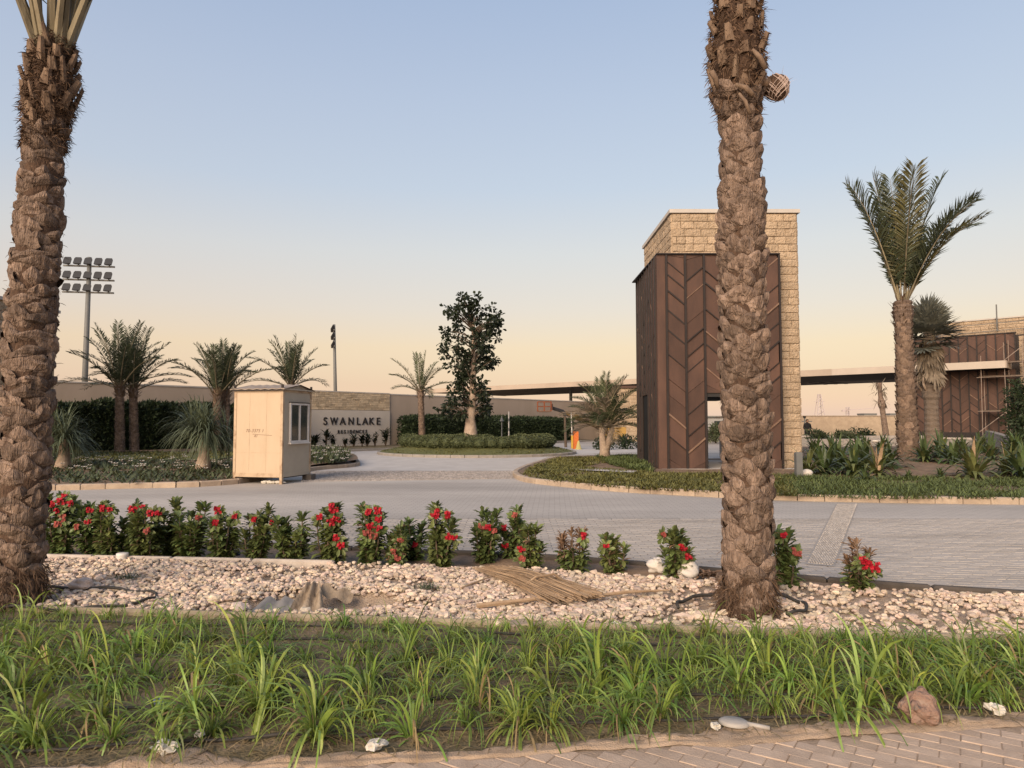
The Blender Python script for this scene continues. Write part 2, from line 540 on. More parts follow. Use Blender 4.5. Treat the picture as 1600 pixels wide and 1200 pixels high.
def ribbon(x0, x1, nx, ya, yb, ny, z):
    mb = MB()
    for i in range(nx + 1):
        x = x0 + (x1 - x0) * i / nx
        a, b = ya(x), yb(x)
        for j in range(ny + 1):
            y = a + (b - a) * j / ny
            mb.v.append((x, y, z(x, y)))
    for i in range(nx):
        for j in range(ny):
            a = i * (ny + 1) + j
            mb.f.append((a, a + ny + 1, a + ny + 2, a + 1))
            mb.m.append(0)
    return mb


def poly_grid(poly, step, z):
    """flat polygon filled with triangles, resampled boundary + inner points on a grid"""
    mb = MB()
    pts = [Vector((p[0], p[1], 0)) for p in poly]
    tris = tessellate_polygon([pts])
    import bmesh
    bm = bmesh.new()
    vs = [bm.verts.new(p) for p in pts]
    for t in tris:
        try:
            bm.faces.new([vs[i] for i in t])
        except ValueError:
            pass
    for _ in range(7):
        ed = [e for e in bm.edges if e.calc_length() > step]
        if not ed:
            break
        bmesh.ops.subdivide_edges(bm, edges=ed, cuts=1)
        bmesh.ops.triangulate(bm, faces=[f for f in bm.faces if len(f.verts) > 3])
    bm.normal_update()
    for f in bm.faces:
        if f.normal.z < 0:
            f.normal_flip()
    bm.verts.index_update()
    for v in bm.verts:
        mb.v.append((v.co.x, v.co.y, z(v.co.x, v.co.y)))
    for f in bm.faces:
        mb.f.append(tuple(v.index for v in f.verts))
        mb.m.append(0)
    bm.free()
    return mb


def inside(p, poly):
    x, y = p[0], p[1]
    r = False
    for i in range(len(poly)):
        a, b = poly[i], poly[i - 1]
        if (a[1] > y) != (b[1] > y) and x < (b[0] - a[0]) * (y - a[1]) / (b[1] - a[1]) + a[0]:
            r = not r
    return r


def clamp(x, a=0.0, b=1.0):
    return max(a, min(b, x))


def fbm(x, y, s=1.0, o=3):
    v, a = 0.0, 1.0
    for _ in range(o):
        v += a * noise.noise(Vector((x * s, y * s, 3.7)))
        s *= 2.1
        a *= 0.5
    return v


def rdir(rng=random):
    while True:
        v = Vector((rng.uniform(-1, 1), rng.uniform(-1, 1), rng.uniform(-1, 1)))
        if 0.05 < v.length < 1:
            return v.normalized()


def nth(i, n):
    if i == 0:
        return 'leftmost'
    if i == n - 1:
        return 'rightmost'
    return ORD[i] + ' from the left' if i <= n // 2 else ORD[n - 1 - i] + ' from the right'


ORD = 'first second third fourth fifth sixth seventh eighth ninth tenth eleventh twelfth thirteenth fourteenth fifteenth sixteenth seventeenth eighteenth nineteenth twentieth twenty-first twenty-second twenty-third'.split()


# ================================================================== GROUND
E1 = interp([tuple(G(530, 1191)[:2]), tuple(G(1600, 1132)[:2])])                    # brick pavement | planting bed
E2 = interp([tuple(G(0, 957)[:2]), tuple(G(1600, 1008)[:2])])                        # planting bed | gravel
E3 = interp([tuple(G(a, b)[:2]) for a, b in ((90, 876), (330, 881), (850, 894), (1210, 921), (1420, 926), (1600, 932))])
E4 = interp([tuple(G(a, b)[:2]) for a, b in ((70, 838), (412, 850), (870, 869), (1245, 901), (1420, 915), (1600, 926))])


def disc_sheet(R, z):
    mb = MB()
    rings = [0, 5, 12, 25, 50, 100, 200, 400, 800, 1500]
    n = 48
    for r in rings:
        for k in range(n):
            mb.v.append((r * cos(2 * pi * k / n), 20 + r * sin(2 * pi * k / n), z))
    for i in range(len(rings) - 1):
        for k in range(n):
            mb.f.append((i * n + k, (i + 1) * n + k, (i + 1) * n + (k + 1) % n, i * n + (k + 1) % n))
            mb.m.append(0)
    return mb


struct('ground', disc_sheet(1500, -0.16), M_SAND)

HOLE = G(492, 946)


def z_gravel(x, y):
    z = 0.02 + 0.035 * fbm(x, y, 0.9)
    dx, dy = (x - HOLE.x - .08) / 0.52, (y - HOLE.y) / 0.26
    d = dx * dx + dy * dy
    z -= 0.17 * math.exp(-d * 1.4)
    z += 0.06 * math.exp(-((sqrt(d) - 1.55) / 0.35) ** 2) * (1 if y > HOLE.y - 0.1 else 0.3)
    return z


def z_soil(x, y):
    return 0.012 + 0.022 * fbm(x, y, 2.3) + 0.01 * fbm(x + 9, y, 9)


def z_strip(x, y):
    return -0.02 + 0.03 * fbm(x + 4, y, 1.7) + 0.01 * fbm(x, y, 8)


struct('planting_soil', ribbon(-9, 9, 200, lambda x: E1(x) + 0.0, lambda x: E2(x) + 0.1, 30, z_soil), M_SOIL, True)
struct('gravel_bed', ribbon(-9, 9, 240, lambda x: E2(x) + 0.02, lambda x: E3(x) + 0.02, 40, lambda x, y: z_gravel(x, y) - 0.02), M_GRAVELBED, True)
struct('flower_bed_soil', ribbon(-12, 9, 160, lambda x: E3(x), lambda x: max(E4(x), E3(x) + 0.05), 12, z_strip), M_SOIL_DRY, True)


def y_in(x):
    return E1(x) + 0.11 + 0.17 * fbm(x, 5, 1.6, 4)


def y_out(x):
    return E1(x) - 0.03 - 0.07 * clamp(0.4 + fbm(x, 0, 1.4))


def z_drift(x, y):
    t = (y - y_out(x)) / (y_in(x) - y_out(x))
    edge = max(0.0, 1 - t / 0.12) * 0.012 + max(0.0, (t - 0.7) / 0.3) * 0.03
    base = max(0.006, z_soil(x, y) if y > E1(x) else 0.006)
    return base + 0.012 - edge + 0.008 * fbm(x, y, 7) + 0.003 * fbm(x, y, 40)


struct('sand_drift', ribbon(-5, 7, 420, y_out, y_in, 16, z_drift), M_SANDD, True)

# --- foreground pavement: brick by brick
pav = struct('pavement', ribbon(-9, 9, 20, lambda x: -8.0, lambda x: E1(x) + 0.01, 4, lambda x, y: 0.0015), M_MORTAR)
brick_me = [MB().bbox((0, 0, -0.025), (0.161, 0.081, 0.06), 0.003, jit=0.0008).mesh('brick', M_BRICK) for _ in range(5)]
ang = radians(-33)
ca, sa = cos(ang), sin(ang)
bricks = []
for r in range(-60, 60):
    for c in range(-40, 40):
        lx, ly = (c + 0.5 * (r % 2)) * 0.166, r * 0.086
        x, y = lx * ca - ly * sa + 0.5, lx * sa + ly * ca + 2.6
        if -5.5 < x < 6.5 and 0.6 < y < E1(x) - 0.02:
            vis = 3.05 < y and -3.2 < x < 3.4
            bricks.append((0 if vis else 1, -y + abs(x - 1.0) * 0.2, x, y))
bricks.sort()
rest = MB()
for i, (a, b, x, y) in enumerate(bricks):
    zz = random.uniform(-0.002, 0.003)
    rr = ang + random.uniform(-0.02, 0.02)
    if i < 290:
        link('brick', random.choice(brick_me), pav, M=Matrix.Translation((x, y, zz)) @ Matrix.Rotation(rr, 4, 'Z') @ Matrix.Rotation(random.uniform(-0.012, 0.012), 4, 'X'))
    else:
        rest.bbox((x, y, zz - 0.025), (0.161, 0.081, 0.06), 0.003, Matrix.Rotation(rr, 3, 'Z'))
rest.build('bricks', M_BRICK, pav, kind='stuff')

# --- road
FAR = 11.5
road = struct('road', ribbon(-45, 45, 60, lambda x: max(E4(x) + 0.02, 2.0), lambda x: 70.0, 20, lambda x, y: -0.006), M_JOINT)
paver_me = [MB().bbox((0, 0, -0.02), (0.193, 0.093, 0.04), 0.007, jit=0.001).mesh('paver', M_PAVER) for _ in range(5)]
pv = []
for r in range(0, 140):
    y = 5.2 + r * 0.1
    for c in range(-75, 80):
        x = (c + 0.5 * (r % 2)) * 0.2
        yy = y - 0.06 * x
        if yy > E4(x) + 0.05 and yy < FAR and abs(x) < yy * 0.80 + 1.2:
            vis = yy * (1 if abs(x) < yy * 0.74 else 3) - (0.9 if x > 1.0 else 0)
            pv.append((vis, x, yy))
pv.sort()
rest = MB()
for i, (k, x, y) in enumerate(pv):
    zz = random.uniform(-0.002, 0.002)
    if i < 290:
        link('paver', random.choice(paver_me), road, M=Matrix.Translation((x, y, zz)) @ Matrix.Rotation(-0.06 + random.uniform(-0.012, 0.012), 4, 'Z'))
    else:
        rest.bbox((x, y, zz - 0.02), (0.193, 0.093, 0.04), 0.007, Matrix.Rotation(-0.06 + random.uniform(-0.012, 0.012), 3, 'Z'))
rest.build('pavers', M_PAVERS, road, kind='stuff')


def mat_roadfar():
    m = bpy.data.materials.new('road_paving_far')
    m.use_nodes = True
    n, l = m.node_tree.nodes, m.node_tree.links
    p = n['Principled BSDF']
    p.inputs['Roughness'].default_value = 0.92
    geo = n.new('ShaderNodeNewGeometry')
    br = n.new('ShaderNodeTexBrick')
    br.inputs['Scale'].default_value = 1.0
    br.inputs['Brick Width'].default_value = 0.2
    br.inputs['Row Height'].default_value = 0.1
    br.inputs['Mortar Size'].default_value = 0.006
    br.inputs['Color1'].default_value = (0.395, 0.35, 0.305, 1)
    br.inputs['Color2'].default_value = (0.36, 0.318, 0.276, 1)
    br.inputs['Mortar'].default_value = (0.25, 0.225, 0.2, 1)
    mp = n.new('ShaderNodeMapping')
    mp.inputs['Rotation'].default_value = (0, 0, 0.06)
    l.new(geo.outputs['Position'], mp.inputs[0])
    l.new(mp.outputs[0], br.inputs[0])
    nz = n.new('ShaderNodeTexNoise')
    nz.inputs['Scale'].default_value = 0.5
    nz.inputs['Detail'].default_value = 6
    mp2 = n.new('ShaderNodeMapping')
    mp2.inputs['Scale'].default_value = (.22, 1, 1)
    l.new(geo.outputs['Position'], mp2.inputs[0])
    l.new(mp2.outputs[0], nz.inputs[0])
    mr = n.new('ShaderNodeMapRange')
    mr.inputs['From Min'].default_value, mr.inputs['From Max'].default_value = 0.3, 0.7
    mr.inputs['To Min'].default_value, mr.inputs['To Max'].default_value = 0.82, 1.22
    l.new(nz.outputs['Fac'], mr.inputs['Value'])
    hs = n.new('ShaderNodeHueSaturation')
    l.new(mr.outputs[0], hs.inputs['Value'])
    l.new(br.outputs['Color'], hs.inputs['Color'])
    l.new(hs.outputs[0], p.inputs['Base Color'])
    return m


struct('paved_road_surface', ribbon(-45, 45, 60, lambda x: FAR - 0.06, lambda x: 69.0, 30, lambda x, y: 0.001), mat_roadfar())


def strip_stones(name, quad, nx, ny, mats, z0=0.004, gap=0.1, hgt=0.03):
    """cobbles filling a four-cornered strip"""
    a, b, c, d = [Vector((q[0], q[1], 0)) for q in quad]
    mb = MB()
    for i in range(nx):
        for j in range(ny):
            def P(u, v):
                return (a * (1 - u) + b * u) * (1 - v) + (d * (1 - u) + c * u) * v
            g = gap * random.uniform(0.6, 1.5)
            off = 0.5 / nx if j % 2 else 0
            u0, u1, v0, v1 = (i + g) / nx + off, (i + 1 - g) / nx + off, (j + g) / ny, (j + 1 - g) / ny
            z = z0 + hgt * random.uniform(0.5, 1)
            lo = [P(u0, v0), P(u1, v0), P(u1, v1), P(u0, v1)]
            cc = (lo[0] + lo[2]) / 2
            hi = [cc + (q - cc) * 0.82 + Vector((0, 0, z)) for q in lo]
            lo = [q - Vector((0, 0, 0.01)) for q in lo]
            mb.add(lo + hi, [(4, 5, 6, 7), (0, 1, 5, 4), (1, 2, 6, 5), (2, 3, 7, 6), (3, 0, 4, 7)])
    o = mb.build(name, mats)
    o['kind'] = 'structure'
    return o


def sheet(name, pts, z, m):
    mb = MB()
    mb.add([(p[0], p[1], z) for p in pts], [tuple(range(len(pts)))])
    return struct(name, mb, m)


# dark cobbled crossing beside the booth, pale band behind it, pale rough strip on the right
strip_stones('cobble_crossing', [G(470, 753), G(800, 748), G(806, 737), G(490, 737)], 90, 26, M_COBBLE)
sheet('pale_paving_band', [G(470, 736), G(806, 736), G(860, 712.5), G(935, 708), G(1100, 704), G(1100, 700), G(600, 703), G(470, 708)], 0.006, M_PALECON)
sheet('rough_strip_bed', [G(1258, 882), G(1304, 886), G(1340, 788), G(1306, 788)], 0.0055, mat('pale_joint', (0.37, 0.33, 0.29), (0.30, 0.265, 0.23), 9))
strip_stones('rough_paving_strip', [G(1262, 880), G(1300, 884), G(1338, 788), G(1308, 788)], 9, 90, mat('pale_cobble', (0.42, 0.375, 0.33), (0.32, 0.28, 0.245), 6, isl=0.16), z0=0.010, hgt=0.008, gap=0.06)


# --- kerbs, stone by stone
def kerb(name, pts, step, w=0.16, h=0.13, m=M_KERB, z=0.0, gap=0.012):
    root = struct_empty(name)
    pts = [Vector((p[0], p[1], 0)) for p in pts]
    segs = [(a, b) for a, b in zip(pts, pts[1:])]
    tot = sum((b - a).length for a, b in segs)
    n = max(1, round(tot / step))

    def at(s):
        for a, b in segs:
            L = (b - a).length
            if s <= L + 1e-6:
                return a + (b - a) * (s / L)
            s -= L
        return segs[-1][1]
    for i in range(n):
        a, b = at(tot * i / n), at(tot * (i + 1) / n)
        d = b - a
        M = Matrix.Rotation(atan2(d.y, d.x), 3, 'Z')
        mb = MB().bbox((0, 0, 0), (d.length - gap, w, h + 0.06), 0.02, jit=0.002)
        link('kerb_stone', mb.mesh('kerb_stone', m), root,
             M=Matrix.Translation((a + b) / 2 + Vector((0, 0, z + h / 2 - 0.03))) @ M.to_4x4() @ Matrix.Rotation(random.uniform(-0.008, 0.008), 4, 'X'))
    return root


def smooth_line(pts, n=4):
    out = []
    P = [Vector(p[:2]).to_3d() for p in pts]
    for i in range(len(P) - 1):
        p0, p1, p2, p3 = P[max(i - 1, 0)], P[i], P[i + 1], P[min(i + 2, len(P) - 1)]
        for k in range(n):
            t = k / n
            out.append(0.5 * ((2 * p1) + (-p0 + p2) * t + (2 * p0 - 5 * p1 + 4 * p2 - p3) * t * t + (-p0 + 3 * p1 - 3 * p2 + p3) * t ** 3))
    out.append(P[-1])
    return out


RK = smooth_line([G(a, b) for a, b in ((870, 717), (832, 729), (809, 739), (806, 745), (817, 751), (842, 756), (940, 766), (1053, 773), (1240, 782), (1600, 788))] + [Vector((16, 13.0, 0))])
kerb('island_kerb', RK, 0.5)
LK = smooth_line([Vector((-22, 15.6, 0))] + [G(a, b) for a, b in ((-60, 766), (70, 766), (200, 763), (361, 757), (485, 736), (548, 730), (559, 726), (545, 719), (490, 713))])
kerb('verge_kerb', LK, 0.5)
edge = [Vector((x, E4(x) - 0.05, 0)) for x in np.linspace(-9, 6.5, 24)]
kerb('road_edge_kerb', edge, 0.9, w=0.09, h=0.05, m=mat('dark_edging', (0.10, 0.08, 0.065), (0.06, 0.05, 0.04), 5, rnd=0.1), z=-0.02)
edge = [Vector((x, E3(x) - 0.02, 0)) for x in np.linspace(-6.5, -1.9, 8)]
kerb('white_edging', edge, 0.9, w=0.07, h=0.075, m=M_WHITEKERB)
edge = [Vector((x, E2(x) + 0.03, 0)) for x in np.linspace(-5.5, 5.5, 14)]
kerb('bed_edging', edge, 0.9, w=0.06, h=0.055, m=mat('sandy_edging', (0.33, 0.265, 0.185), (0.24, 0.19, 0.13), 5, rnd=0.06))


# --- islands (raised ground)
def zR(x, y):
    k = clamp((x - 9.4) / 1.5)
    return 0.105 + k * clamp((y - 17.5) / 8) * 0.22 + 0.02 * fbm(x, y, 0.5)


RPOLY = [tuple(p[:2]) for p in RK] + [(34, 10), (40, 36), (11, 36), (10.2, 28.6), (6.0, 28.6), (5.6, 32.5)]
rin = [(p[0], p[1]) for p in RPOLY]
struct('island_ground', poly_grid(rin, 1.6, zR), M_SOIL_DRY, True)


def zL(x, y):
    return 0.105 + clamp((y - 19) / 9) * 0.2 + 0.02 * fbm(x, y, 0.4)


LPOLY = [tuple(p[:2]) for p in LK] + [(-10.6, 36.5), (-14.2, 37.2), (-32, 17.6)]
struct('verge_ground', poly_grid(LPOLY, 1.6, zL), M_SOIL_DRY, True)
struct('verge_lawn', ribbon(-19.5, -10.3, 30, lambda x: 24.2 + 0.08 * (x + 14) + 0.3 * fbm(x, 1, .6), lambda x: min(28.5 + 0.2 * (x + 14), 31 + 0.9 * (x + 20)), 12, lambda x, y: zL(x, y) + 0.03), M_LAWN, True)

# boundary wall line and the bed along it
WA, WC = Vector((-20.2, 30.6, 0)), Vector((-7.9, 44.8, 0))
wdir = (WC - WA).normalized()
WD = WC + wdir * 27.5
WO = WA - wdir * 22
wn = Vector((wdir.y, -wdir.x, 0))           # towards the camera


def wall_at(px):
    u = (px - 800) / FPX
    p, d = WA, wdir
    s = (u * p.y - p.x) / (d.x - u * d.y)
    return s


SB = [WA + wdir * wall_at(470) + wn * 0.2, WA + wdir * wall_at(470) + wn * 4.3, WA + wdir * (wall_at(600)) + wn * 4.4,
      WA + wdir * (wall_at(700)) + wn * 4.0, WA + wdir * wall_at(905) + wn * 2.2, WA + wdir * wall_at(905) + wn * 0.2]
struct('sign_bed_ground', poly_grid([tuple(p[:2]) for p in SB], 2, lambda x, y: 0.14 + 0.03 * fbm(x, y, 0.5)), M_SOIL, True)
kerb('sign_bed_kerb', [SB[1], SB[2], SB[3], SB[4]], 1.0, m=M_KERBG)

# roundabout
RC, RR = Vector((-1.75, 35.6, 0)), 4.9
ring = [RC + Vector((cos(a), sin(a), 0)) * RR for a in np.linspace(0, 2 * pi, 49)]
kerb('roundabout_kerb', ring, 0.62, m=M_KERBG)


def z_round(x, y):
    r = hypot(x - RC.x, y - RC.y)
    return 0.11 + 0.30 * clamp((RR - r) / 1.5) + 0.015 * fbm(x, y, 0.8)


mb = MB()
rs = [0, 0.8, 1.6, 2.4, 3.0, 3.4, 3.8, 4.2, 4.5, 4.83]
for r in rs:
    for k in range(48):
        x, y = RC.x + r * cos(2 * pi * k / 48), RC.y + r * sin(2 * pi * k / 48)
        mb.v.append((x, y, z_round(x, y)))
for i in range(len(rs) - 1):
    for k in range(48):
        mb.f.append((i * 48 + k, (i + 1) * 48 + k, (i + 1) * 48 + (k + 1) % 48, i * 48 + (k + 1) % 48))
        mb.m.append(0)
struct('roundabout_lawn', mb, M_LAWN, True)


# ================================================================== LOOSE GRAVEL
def gravel():
    import bmesh
    protos = []
    for s in range(7):
        bm = bmesh.new()
        bmesh.ops.create_cone(bm, cap_ends=True, segments=4, radius1=1, radius2=0, depth=1) if s < 0 else bmesh.ops.create_icosphere(bm, subdivisions=2 if s < 3 else 1, radius=1)
        vs = []
        for v in bm.verts:
            d = v.co.normalized()
            k = 1 + 0.5 * noise.noise(d * 1.4 + Vector((s * 5.1, 0, 0))) + 0.12 * noise.noise(d * 3 + Vector((0, s * 4.0, 0)))
            vs.append(d * k)
        bm.verts.index_update()
        protos.append((np.array([tuple(v) for v in vs]), np.array([[v.index for v in f.verts] for f in bm.faces])))
        bm.free()
    rng = np.random.default_rng(5)
    V, F, off = [], [], 0
    trunks = [(G(22, 945).x, G(22, 945).y, 0.5), (G(1167, 962).x, G(1167, 962).y + 0.05, 0.42)]
    cnt = 0
    for layer in range(2):
        x = -5.6
        while x < 5.4:
            a, b = E2(x) + 0.06, E3(x) - 0.02
            y = a
            while y < b:
                px_, py_ = x + rng.uniform(-.03, .03), y + rng.uniform(-.03, .03)
                y += 0.036
                if layer == 1 and rng.uniform() < 0.62:
                    continue
                if any(hypot(px_ - t[0], py_ - t[1]) < t[2] * (0.8 + 0.25 * fbm(px_, py_, 3)) for t in trunks):
                    if rng.uniform() > 0.12:
                        continue
                hx, hy = (px_ - HOLE.x - .08) / 0.52, (py_ - HOLE.y) / 0.26
                if hx * hx + hy * hy < 1.5 and rng.uniform() > 0.05:
                    continue
                bare = fbm(px_ + 31, py_ * 1.6, 0.8, 2)
                if bare > 0.22 + 0.1 * rng.uniform() and rng.uniform() > 0.25:
                    continue
                vs, fs = protos[rng.integers(7)]
                r = 0.0185 * rng.lognormal(0, 0.30)
                sc_ = np.array([r * rng.uniform(0.9, 1.6), r * rng.uniform(0.8, 1.2), r * rng.uniform(0.5, 0.85)])
                A = np.array(Matrix.Rotation(rng.uniform(0, 6.28), 3, 'Z') @ Matrix.Rotation(rng.uniform(-.6, .6), 3, 'X'))
                z = z_gravel(px_, py_) + (0.002 if layer == 0 else 0.022)
                V.append((vs * sc_) @ A.T + np.array([px_, py_, z]))
                F.append(fs + off)
                off += len(vs)
                cnt += 1
            x += 0.036
    V, F = np.concatenate(V), np.concatenate(F)
    me = bpy.data.meshes.new('gravel')
    me.vertices.add(len(V))
    me.vertices.foreach_set('co', V.ravel().astype('f'))
    me.loops.add(len(F) * 3)
    me.loops.foreach_set('vertex_index', F.ravel().astype('i'))
    me.polygons.add(len(F))
    me.polygons.foreach_set('loop_start', np.arange(0, len(F) * 3, 3, dtype='i'))
    me.polygons.foreach_set('use_smooth', np.zeros(len(F), dtype=bool))
    me.update(calc_edges=True)
    me.materials.append(M_STONE)
    o = link('gravel', me, kind='stuff')
    o['label'] = 'pale crushed limestone gravel spread round the palm bases'
    o['category'] = 'gravel'
    print('gravel stones', cnt)


gravel()


# ================================================================== BIG PALMS IN FRONT
def boot_mesh(seed, m=M_BARK):
    rng = random.Random(seed)
    mb = MB()
    cols, rows = 7, 6
    sh = rng.uniform(-0.25, 0.25)
    wr = [0.30, 0.74, 1.0, 0.98, 0.82, 0.50]
    crack = rng.uniform(-.6, .6)
    for j in range(rows):
        v = j / (rows - 1)
        hw = wr[j] * rng.uniform(0.9, 1.1) * 0.118
        out = (-0.012, 0.012, 0.026, 0.036, 0.038, 0.030)[j]
        for i in range(cols):
            u = -1 + 2 * i / (cols - 1)
            x = u * hw + sh * 0.03 * v
            y = out - 0.034 * abs(u) ** 2.4 + rng.uniform(-.006, .006) - (x * x) / 0.42
            if abs(u - crack) < .2 and j > 1:
                y -= 0.016
            z = v * 0.185 - 0.030 * abs(u) ** 1.5 * v + rng.uniform(-.008, .008)
            mb.v.append((x, y, z))
    for j in range(rows - 1):
        for i in range(cols - 1):
            a = j * cols + i
            mb.f.append((a, a + 1, a + cols + 1, a + cols))
            mb.m.append(0)
    o = len(mb.v)
    for i in range(cols):
        p = mb.v[(rows - 1) * cols + i]
        mb.v.append((p[0] * 0.9, p[1] - 0.05, p[2] + rng.uniform(-.012, .002)))
    for i in range(cols - 1):
        a = (rows - 1) * cols + i
        mb.f.append((a, a + 1, o + i + 1, o + i))
        mb.m.append(0)
    return mb.mesh('leaf_base', m)


BOOTS = [boot_mesh(s) for s in range(8)]


def stub_mesh(seed, L, w):
    rng = random.Random(seed)
    mb = MB()
    for k, (z, ww, t) in enumerate(((0, 1.25, .030), (L * .45, 1.0, .026), (L, .72, .020))):
        for sx, sy in ((-1, -0.2), (-0.5, 1), (0.5, 1), (1, -0.2)):
            mb.v.append((sx * w * ww / 2 + rng.uniform(-.003, .003), sy * t + 0.02 * k, z + (0.02 * sx * rng.uniform(-1, 1) if k == 2 else 0)))
    for k in range(2):
        for i in range(4):
            a = k * 4
            mb.f.append((a + i, a + (i + 1) % 4, a + 4 + (i + 1) % 4, a + 4 + i))
            mb.m.append(0)
    mb.f.append((8, 9, 10, 11))
    mb.m.append(0)
    return mb.mesh('petiole_stub', M_STUB)


STUBS = [stub_mesh(s, random.uniform(0.12, 0.21), random.uniform(0.05, 0.085)) for s in range(6)]


def frond_mesh(seed, L, el, n=46, leaf=0.42, w=0.028, bare=0.18, droop=0.9, petr=0.022, mats=None, fold=0.5, seg=12):
    """arching feather frond growing along +X from the origin; el = starting elevation in degrees"""
    rng = random.Random(seed)
    mb = MB()
    pts, dirs = [], []
    p = Vector((0, 0, 0))
    d = Vector((cos(radians(el)), 0, sin(radians(el))))
    tw = rng.uniform(-.15, .15)
    for i in range(seg + 1):
        pts.append(p.copy())
        dirs.append(d.copy())
        t = i / seg
        d = (d + Vector((0, tw / seg, -1)) * droop / seg * (0.3 + 1.4 * t)).normalized()
        p = p + d * (L / seg)
    mb.tube(pts, [petr * (1.5 - 1.35 * i / seg) + 0.003 for i in range(seg + 1)], 5, mi=1)
    for k in range(n):
        t = bare + (1 - bare) * (k + 0.5) / n
        f = t * seg
        i = min(int(f), seg - 1)
        q = pts[i].lerp(pts[i + 1], f - i)
        dd = dirs[i].lerp(dirs[min(i + 1, seg)], f - i).normalized()
        lat = dd.cross(Vector((0, 0, 1)))
        lat = lat.normalized() if lat.length > 0.05 else Vector((0, 1, 0))
        upv = lat.cross(dd).normalized()
        tt = (t - bare) / (1 - bare)
        ll = leaf * (0.45 + 0.75 * sin(pi * min(1, tt * 0.78 + 0.12))) * rng.uniform(0.85, 1.1)
        fw = 0.55 + 0.6 * tt
        for sgn in (-1, 1):
            dv = (lat * sgn * rng.uniform(0.8, 1) + dd * fw * rng.uniform(0.9, 1.15) + upv * fold * rng.uniform(0.3, 1.2)).normalized()
            e = q + dv * ll
            mid = q + dv * ll * 0.5
            e.z -= ll * 0.18 * rng.uniform(0.3, 1.3)
            wv = dd.cross(dv).cross(dv)
            wv = (dd * 0.8 + upv * 0.6 * rng.uniform(-.5, 1)).normalized() * w * 0.5
            o = len(mb.v)
            for v in (q, mid - wv, e, mid + wv):
                mb.v.append(tuple(v))
            mb.f.append((o, o + 1, o + 2, o + 3))
            mb.m.append(0)
    return mb.mesh('frond', mats or [M_FROND, M_PETIOLE])


def fuzz(mb, c, r, z0, z1, n, L, rng, w=0.004, mi=0, down=0.3, out=.45):
    for _ in range(n):
        a = rng.uniform(0, 2 * pi)
        z = rng.uniform(z0, z1)
        q = c(z) + Vector((cos(a), sin(a), 0)) * (r(z) * rng.uniform(0.9, 1.12))
        q.z = z
        d = Vector((cos(a) * out + rng.uniform(-.9, .9), sin(a) * out + rng.uniform(-.9, .9), rng.uniform(-1, .9) - down)).normalized()
        mb.blade(q, d, rdir(rng), L * rng.uniform(0.4, 1.3), w * rng.uniform(.6, 1.6), rng.uniform(0.2, 1.0), 3)


